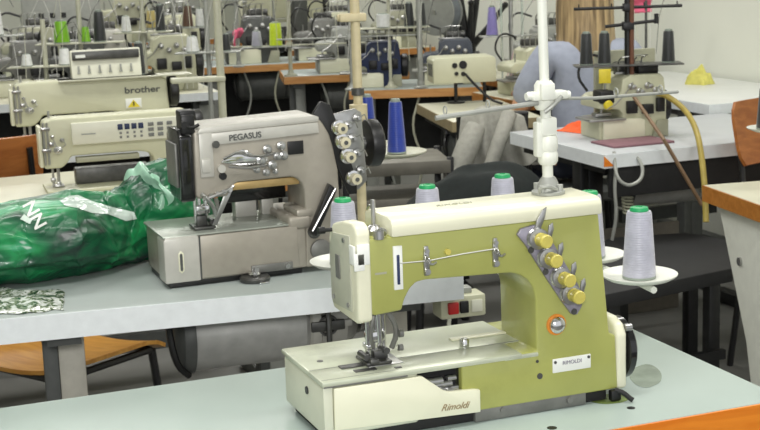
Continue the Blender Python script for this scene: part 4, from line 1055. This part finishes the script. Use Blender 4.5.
bmesh.ops.recalc_face_normals(bm, faces=bm.faces[:])
mb = MB(); mb._add(bm); o = mb.build('cloth_heap', DARKCLOTH, None, 80); o.location = (p.x, p.y, 0); o.rotation_euler = (0, 0, R(-15))
tag(o, 'heap of dark green black cloth piled on a low stool behind the cones', 'cloth')
make_motor('black clutch motor under the small cream table', on(T5, .22, .25, .60), R(-10))

# ================================================================== right side
T6 = make_table('sewing_table', 'long pale grey table with dark apron at right, under the black thread stand', (2.358, 4.083), .95, .70, R(0), mat('cool grey laminate', (192, 195, 198), .38, 0, .03, 9, dirt=.1), EDGEW, th=.045, legs=(.07, .95), legm=BLACK, legm2=BLACK)
MB().box((.03, .012, .60), (.80, .03, .704), .002).build('apron', RUBBER, T6)
q = MB().prism([(-.002, .71), (.035, .71), (-.002, .745)], -.004, -.001, 'y'); q.build('chipped_corner', EDGEO, T6)
o = MB().box((.12, .10, .7505), (.36, .26, .758), .002).build('cloth_mat', mat('dusty pink mat', (132, 96, 104), .7), None)
o.location = (2.335, 4.085, 0); tag(o, 'dusty pink mat on the long pale table at right', 'mat')
p = at(600, 131, .75)
V = make_overlock('cream overlock machine with yellow knob under the black thread stand', (2.51, 4.38, .7506), R(-6), 1.0, BEIGE)
MB().lathe([(.0, 0), (.016, 0), (.018, .006), (.014, .016), (0, .018)], (.03, -.004, .125), (0, -1, 0), 16).build('yellow_knob', YELLOW, V)
MB().box((.0, -.012, .13), (.055, .06, .175), .006).build('black_cover', BLACK, V)
MB().box((.16, .02, .22), (.24, .1, .26), .008).build('top_motor', BLACK, V)
MB().box((.06, .172, .0), (.30, .19, .30), .004).build('back_panel', BEIGED, V)
# orange cloth
oc = at(570, 128, .75)
def ocl(u, v):
    return ((u-.5)*.13, (v-.5)*.17, .002+.03*math.sin(math.pi*u)*math.sin(math.pi*v)*(1+.8*noise.noise((u*5, v*5, 1))))
o = sheet('orange_cloth', 'crumpled bright orange cloth on the back left of the long pale table', 'cloth', ocl, 20, 20, mat('orange cloth', (238, 98, 44), .8, bump=.4), .002)
o.location = (oc.x, min(oc.y, 4.64), .7505); o.rotation_euler = (0, 0, .3)
# black thread stand
p = at(628, 137, .75)
KS = make_thread_stand('black thread stand with two bars on the long pale table', (p.x, p.y, .7506), R(-22), h=.66, arms=((.46, .19),), ma=BLACK, r=.0125, tray=(.19, .05), trayz=.262, thick=.008)
MB().cyl((.012, -.012, .20), (.012, -.012, .62), .008).build('rust_rod', mat('rusty brown rod', (112, 72, 52), .6), KS)
g = MB().tube([(-.08, 0, .395), (.10, 0, .41)], .006, 8); g.cyl((.10, 0, .40), (.10, 0, .435), .008); g.box((-.02, -.02, .38), (.02, .02, .41), .004); g.build('guide_arm', BLACK, KS)
M22 = Matrix.Rotation(R(-22), 4, 'Z')
KG = 'black thread cones on the black stand'
c = None
for k, (dx, l) in enumerate(((-.147, 'black thread cone at the left end of the black stand\'s tray'), (-.083, 'black thread cone second from left on the black stand\'s tray'), (.143, 'black thread cone alone at the right end of the black stand\'s tray'))):
    v = p + M22 @ Vector((dx, 0, 0)); loc = (v.x, v.y, .7506+.2625)
    if c is None: c = make_cone(l, loc, TH_K, KG, .118, .0235, .0175, CARD)
    else: dup(c, loc, k, l)
q = MB().box((-.11, -.053, .20), (-.068, -.05, .25), .001); q.build('yellow_tag', YELLOW, KS)
# wall table with yellow cloth
TW = make_table('work_table', 'white table standing along the right wall', (3.25, 4.80), .64, 1.3, 0, LAMW, EDGEW, h=.785, legs=(.1, .9), legm=GREYD, legm2=GREYD)
pw = at(700, 84, .785)
def ycl(u, v):
    return ((u-.5)*.11+.012*math.sin(v*6), (v-.5)*.13, .03+.075*math.sin(math.pi*u)**.5*math.sin(math.pi*v)**.5*(1+.9*noise.noise((u*4, v*4, 5))))
o = sheet('yellow_cloth', 'crumpled pale yellow cloth on the white wall table', 'cloth', ycl, 24, 24, PALEY, .004); o.location = (pw.x, pw.y, .762); o.rotation_euler = (0, 0, .3); o.scale = (.8, .8, .78)
# chair behind the right-hand table
pc = aty(749, 128, 3.98)
make_chair('brown plywood chair by the long pale table at far right', (2.985, 3.76, 0), R(183), PLYB).scale = (1, 1, 1.05)
# white-sided table lower right
T7 = make_table('sewing_table', 'cream table with orange edge and white side panel, right edge of view', (2.20, 2.70), .8, .74, R(-8), LAMC, EDGEK, legs=(.9,), th=.045)
b = MB().prism([(.70, .704), (.10, .704), (.22, .30), (.26, .05), (.44, .05), (.52, .34)], .03, .045, 'x', .002); b.box((.015, .06, .0), (.06, .70, .05), .006); b.build('side_panel', WHITEP, T7)
for y, z in ((.56, .56), (.3, .5)): MB().cyl((.03, y, z), (.024, y, z), .012, seg=12).build('panel_bolt', STEEL, T7)
p = at(765, 137, .95)
t = make_thread_stand('thread stand with white disc tray at the right edge', (2.62, 3.35, .7505), R(-10), h=.42, arms=((.36, .12),), ma=WHITEP, r=.009)
q = at(771, 128, .93)
d = Matrix.Rotation(R(10), 4, 'Z') @ (q-Vector((2.62, 3.35, 0)))
b = MB().lathe([(0, -.006), (.045, -.008), (.064, 0), (.066, .003), (.062, .002), (.04, -.003), (0, -.002)], (d.x, d.y, .179), seg=30); b.tube([(0, 0, .172), (d.x, d.y, .172)], .006, 8); b.build('spool_tray', WHITEP, t)
make_cone('black thread cone on a white disc at the right edge', (q.x-.012, q.y, .7505+.1785), TH_K, None, .12, .03, .022, CAPG)
# black low bench
q = [(2.02, 3.50), (2.53, 3.60), (2.76, 3.95), (2.70, 4.12), (2.44, 4.18), (2.10, 3.98)]
t = thing('bench', 'wide low black bench on the floor right of the green machine', 'bench', (2.4, 3.9, 0))
qq = [(x-2.4, y-3.9) for x, y in q]
MB().prism(qq, .40, .445, 'z', .006).build('bench_top', mat('matt black board', (34, 34, 35), .7, 0, .15, 20), t)
for x, y in ((-.3, -.3), (.1, -.23), (.28, .16), (.04, .22)): MB().box((x-.02, y-.02, 0), (x+.02, y+.02, .402), .003).build('leg', BLACK, t)
b = MB().box((-.28, -.31, .16), (.1, -.29, .19)); b.build('stretcher', BLACK, t)
# hose, rod and cables
t = thing('air_hose', 'yellow hose arching down from the overlock machine at right', 'hose', (0, 0, 0))
pts = [aty(x, y, d) for x, y, d in ((657, 93, 4.335), (668, 96, 4.32), (686, 110, 4.22), (697, 130, 4.07), (702, 158, 3.99), (705, 190, 3.93), (706, 222, 3.90))]
MB().tube(pts, .010, 10, 2).build('hose', mat('ochre hose', (164, 146, 70), .5), t)
o = MB().tube([aty(634, 97, 4.30), aty(664, 140, 4.055), aty(702, 205, 3.99)], .0065, 8); o = o.build('rod', mat('brown rod', (122, 96, 70), .5)); tag(o, 'thin brown rod leaning beside the yellow hose', 'rod')
o = MB().tube([aty(614, 152, 4.10), aty(616, 178, 4.05), aty(628, 187, 4.04), aty(642, 180, 4.04), aty(643, 165, 4.06), aty(634, 154, 4.10)], .006, 8, 2).build('cable', GREYP); tag(o, 'grey cable looping below the long pale table', 'cable')
o = MB().tube([aty(618, 155, 4.10), aty(614, 185, 4.08), aty(617, 215, 4.08), aty(612, 240, 4.1)], .006, 8, 2).build('cable', GREYP); tag(o, 'grey cable hanging straight beside the looped cable', 'cable')
pts = []
for k in range(90):
    f = k/89; a = f*2*math.pi*8; c = aty(626+3*f, 188+26*f, 4.15); pts.append(c+Vector((.018*math.cos(a), .018*math.sin(a), 0)))
o = MB().tube(pts, .004, 6).build('coil_spring', BEIGED); tag(o, 'pale coil spring under the long pale table', 'spring')
make_motor('dark clutch motor under the long pale table at right', (2.80, 4.42, .585), R(-5))
p = at(650, 205, .2)
o = MB().box((-.25, 0, .05), (.25, .02, .40), .004); o = o.build('kick_panel', mat('brown grey panel', (112, 106, 96), .7)); o.location = (2.80, 4.70, -.0496); tag(o, 'brown grey kick panel standing under the long pale table', 'panel')
# ================================================================== seated woman
def skin(name, chains, ma, parent, lv=2):
    """chains: lists of (x,y,z,r); vertices at the same place are shared"""
    vs, es, rs, idx = [], [], [], {}
    for ch in chains:
        pr = None
        for x, y, z, r in ch:
            k = (round(x, 4), round(y, 4), round(z, 4))
            if k not in idx: idx[k] = len(vs); vs.append((x, y, z)); rs.append(r if isinstance(r, tuple) else (r, r))
            if pr is not None: es.append((pr, idx[k]))
            pr = idx[k]
    me = bpy.data.meshes.new('t'); me.from_pydata(vs, es, []); o = bpy.data.objects.new('t', me); COL.objects.link(o)
    m1 = o.modifiers.new('s', 'SKIN'); m1.use_smooth_shade = True; m1.branch_smoothing = .4
    for v, r in zip(me.skin_vertices[0].data, rs): v.radius = r
    me.skin_vertices[0].data[0].use_root = True
    m2 = o.modifiers.new('u', 'SUBSURF'); m2.levels = lv; m2.render_levels = lv
    me2 = bpy.data.meshes.new_from_object(o.evaluated_get(bpy.context.evaluated_depsgraph_get()))
    bpy.data.objects.remove(o); me2.name = name
    me2.materials.clear(); me2.materials.append(ma)
    for p in me2.polygons: p.use_smooth = True
    r = bpy.data.objects.new(name, me2); COL.objects.link(r); r.parent = parent
    return r
SKIN = mat('skin', (214, 160, 126), .5, 0, .05, 20)
SHIRT = mat('grey blue shirt', (156, 162, 178), .85, 0, .08, 30, bump=.3)
TROU = mat('dark trousers', (48, 52, 66), .85, 0, .1, 30)
ma = mat('light brown hair', (132, 104, 70), .45, 0, .2, 30)
N = ma.node_tree.nodes; L = ma.node_tree.links
mpn = N.new('ShaderNodeMapping'); mpn.inputs['Scale'].default_value = (60, 60, 4)
L.new(N['Texture Coordinate'].outputs['Object'], mpn.inputs['Vector']); nz = [n for n in N if n.type == 'TEX_NOISE'][0]; nz.inputs['Scale'].default_value = 1
L.new(mpn.outputs['Vector'], nz.inputs['Vector'])
rr = [n for n in N if n.type == 'VALTORGB'][0].color_ramp; rr.elements[0].color = col(92, 74, 52); rr.elements[1].color = col(196, 170, 126)
W = thing('person', 'seated woman in grey blue shirt with long light brown hair, back turned', 'person', (2.955, 5.24, 0), R(-10))
W.scale = (1.08, 1.05, 1.0)
ch = [[(0, 0, .56, (.15, .11)), (0, .0, .70, (.135, .10)), (0, .01, .86, (.15, .105)), (0, .02, .97, (.12, .085)), (0, .035, 1.05, (.05, .05)), (0, .05, 1.11, (.058, .06)), (0, .06, 1.19, (.075, .092)), (0, .055, 1.26, (.066, .08)), (0, .05, 1.30, (.035, .04))]]
for s_ in (-1, 1):
    ch.append([(0, .02, .97, (.12, .085)), (s_*.155, .015, .985, .062), (s_*.215, .03, .87, .05), (s_*.25, .09, .76, .042), (s_*.21, .22, .765, .036), (s_*.16, .33, .785, .026), (s_*.15, .375, .787, (.036, .018))])
    px0, py0, pz0 = s_*.15, .375, .787
    for k, (dx, l) in enumerate(((-.027, .058), (-.009, .068), (.010, .064), (.028, .05))):
        x = px0+dx
        ch.append([(px0, py0, pz0, (.036, .018)), (x, py0+.035, pz0+.002, .0095), (x*1.0, py0+.035+l*.6, pz0-.004, .0085), (x, py0+.035+l, pz0-.02, .0075)])
    ch.append([(s_*.16, .33, .785, .026), (s_*.16-s_*.045, .36, .78, .011), (s_*.16-s_*.055, .395, .775, .0085)])
    ch.append([(0, 0, .56, (.15, .11)), (s_*.09, .05, .53, .088), (s_*.11, .40, .52, .065), (s_*.115, .43, .28, .052), (s_*.115, .42, .09, .038), (s_*.12, .53, .045, .036)])
skin('body', ch, SKIN, W)
ch = [[(0, 0, .54, (.17, .13)), (0, .0, .70, (.16, .12)), (0, .01, .86, (.178, .127)), (0, .02, .975, (.142, .10)), (0, .03, 1.03, (.068, .066))]]
for s_ in (-1, 1): ch.append([(0, .02, .975, (.142, .10)), (s_*.16, .015, .985, .080), (s_*.22, .03, .87, .068), (s_*.252, .09, .765, .06)])
skin('shirt', ch, SHIRT, W)
ch = [[(0, 0, .57, (.16, .12)), (0, .0, .54, (.165, .125))]]
for s_ in (-1, 1): ch.append([(0, .0, .54, (.165, .125)), (s_*.09, .05, .53, .10), (s_*.11, .40, .52, .077), (s_*.115, .43, .28, .064), (s_*.115, .42, .10, .058)])
skin('trousers', ch, TROU, W)
h = bmesh.new(); rows = []
for i in range(23):
    f = i/22; row = []
    for k in range(36):
        a = math.pi*(-.5)+ (k/35-.5)*math.pi*1.5       # wraps round the back of the head
        if f < .4: q = f/.4*math.pi/2; rr_, z = math.sin(q), 1.205+.125*math.cos(q)
        else: rr_, z = 1+.10*(f-.4), 1.205-.29*(f-.4)/.6*(1.0+.18*noise.noise((k*.5, 2, 1)))
        wv = 1+.05*noise.noise((k*.7, f*3, 4))
        row.append(h.verts.new((.108*rr_*wv*math.cos(a)*1.02, .045+.112*rr_*wv*math.sin(a)-.02*max(0, f-.5), z)))
    rows.append(row)
for A_, B_ in zip(rows, rows[1:]):
    for k in range(35): h.faces.new((A_[k], A_[k+1], B_[k+1], B_[k]))
bmesh.ops.recalc_face_normals(h, faces=h.faces[:]); bmesh.ops.solidify(h, geom=h.faces[:], thickness=.02)
mb = MB(); mb._add(h); mb.build('hair', ma, W, 80)
for s_ in (-1, 1): e_ = MB().sph((s_*.03, .121, 1.205), .012, 10).build('eye', WHITE, W); MB().sph((s_*.031, .1295, 1.205), .0055, 8).build('iris', NAVY, e_)
MB().tube([(0, .150, 1.205), (0, .168, 1.175), (0, .152, 1.168)], [.008, .012, .010], 8).build('nose', SKIN, W)
MB().sph((0, .142, 1.14), 1, 10, (.024, .008, .008)).build('mouth', mat('lips', (176, 96, 88), .5), W)
# her stool and table
t = thing('stool', 'grey stool under the seated woman', 'stool', (2.955, 5.24, 0))
MB().lathe([(0, .38), (.16, .38), (.17, .39), (.17, .42), (.15, .43), (0, .43)], seg=28).build('seat', GREYD, t)
for k in range(4): MB().cyl((.15*math.cos(k*1.571+.4), .15*math.sin(k*1.571+.4), 0), (.11*math.cos(k*1.571+.4), .11*math.sin(k*1.571+.4), .385), .012).build('leg', BLACK, t)
make_table('sewing_table', 'cream table the seated woman works at', (2.83, 5.64), .40, .5, R(0), LAMC, EDGEB, legs=(.1, .9))
make_overlock('cream overlock machine in front of the seated woman', (2.90, 5.86, .7506), R(-2), .95, BEIGE)
p = at(637, 48, 1.0)
t, p = stand(646, 84, 'thin dark stand with a pink cloth hung on it, right of the woman', .50, ((.42, .1),), GREYD, .006, base=.785)
def pk(u, v): return ((u-.5)*.09-.02, -.006+.012*math.sin(v*5), .33+.10*v*(1-.6*abs(u-.5))+.01*noise.noise((u*4, v*4, 1)))
sheet('pink_cloth', None, None, pk, 12, 12, PINK, .01, t)
# far right rows along the wall
make_table('sewing_table', 'far cream table by the right wall behind the lilac cone', (3.2, 6.55), .69, .62, R(0), LAMC, EDGEB, apron=True)
make_overlock('far grey overlock machine with black wheel, behind the chrome thread post', (3.36, 6.70, .7506), R(-15), 1.1, GREYP)
make_table('sewing_table', 'far cream table at the top middle behind the navy machines', (2.98, 8.95), .88, .55, R(0), LAMC, EDGEB, apron=True)
make_overlock('far cream overlock machine above the navy machines', (3.03, 9.1, .7506), R(-15), 1.15, BEIGE)
make_overlock('far beige overlock machine left of the elastic reel', (3.47, 9.1, .7506), R(-15), 1.1, BEIGED)

# ------------------------------------------------------------------ light
def area(name, loc, sx, sy, power, aim, color=(1, 1, 1)):
    l = bpy.data.lights.new(name, 'AREA'); l.shape = 'RECTANGLE'; l.size = sx; l.size_y = sy; l.energy = power; l.color = color
    o = bpy.data.objects.new(name, l); COL.objects.link(o); o.location = loc
    o.rotation_euler = (Vector(aim)-Vector(loc)).to_track_quat('-Z', 'Y').to_euler()
    return o
for k, (x, y) in enumerate(((0.2, 1.6), (2.6, 1.8), (0.2, 4.6), (2.6, 4.6), (.8, 8), (2.8, 8), (1, 11.5), (3, 11.5))):
    area('ceiling_light', (x, y, 3.1), 1.4, .5, 34, (x, y, 0), (1, .985, .95))
area('flash', (-.1, -.25, 1.75), .35, .25, 34, (1.2, 3.2, .8), (1, .99, .97))
w = bpy.data.worlds.new('world'); scene.world = w; w.use_nodes = True
w.node_tree.nodes['Background'].inputs['Color'].default_value = (.95, .97, 1, 1); w.node_tree.nodes['Background'].inputs['Strength'].default_value = .9
scene.view_settings.view_transform = 'Standard'
scene.view_settings.exposure = 0
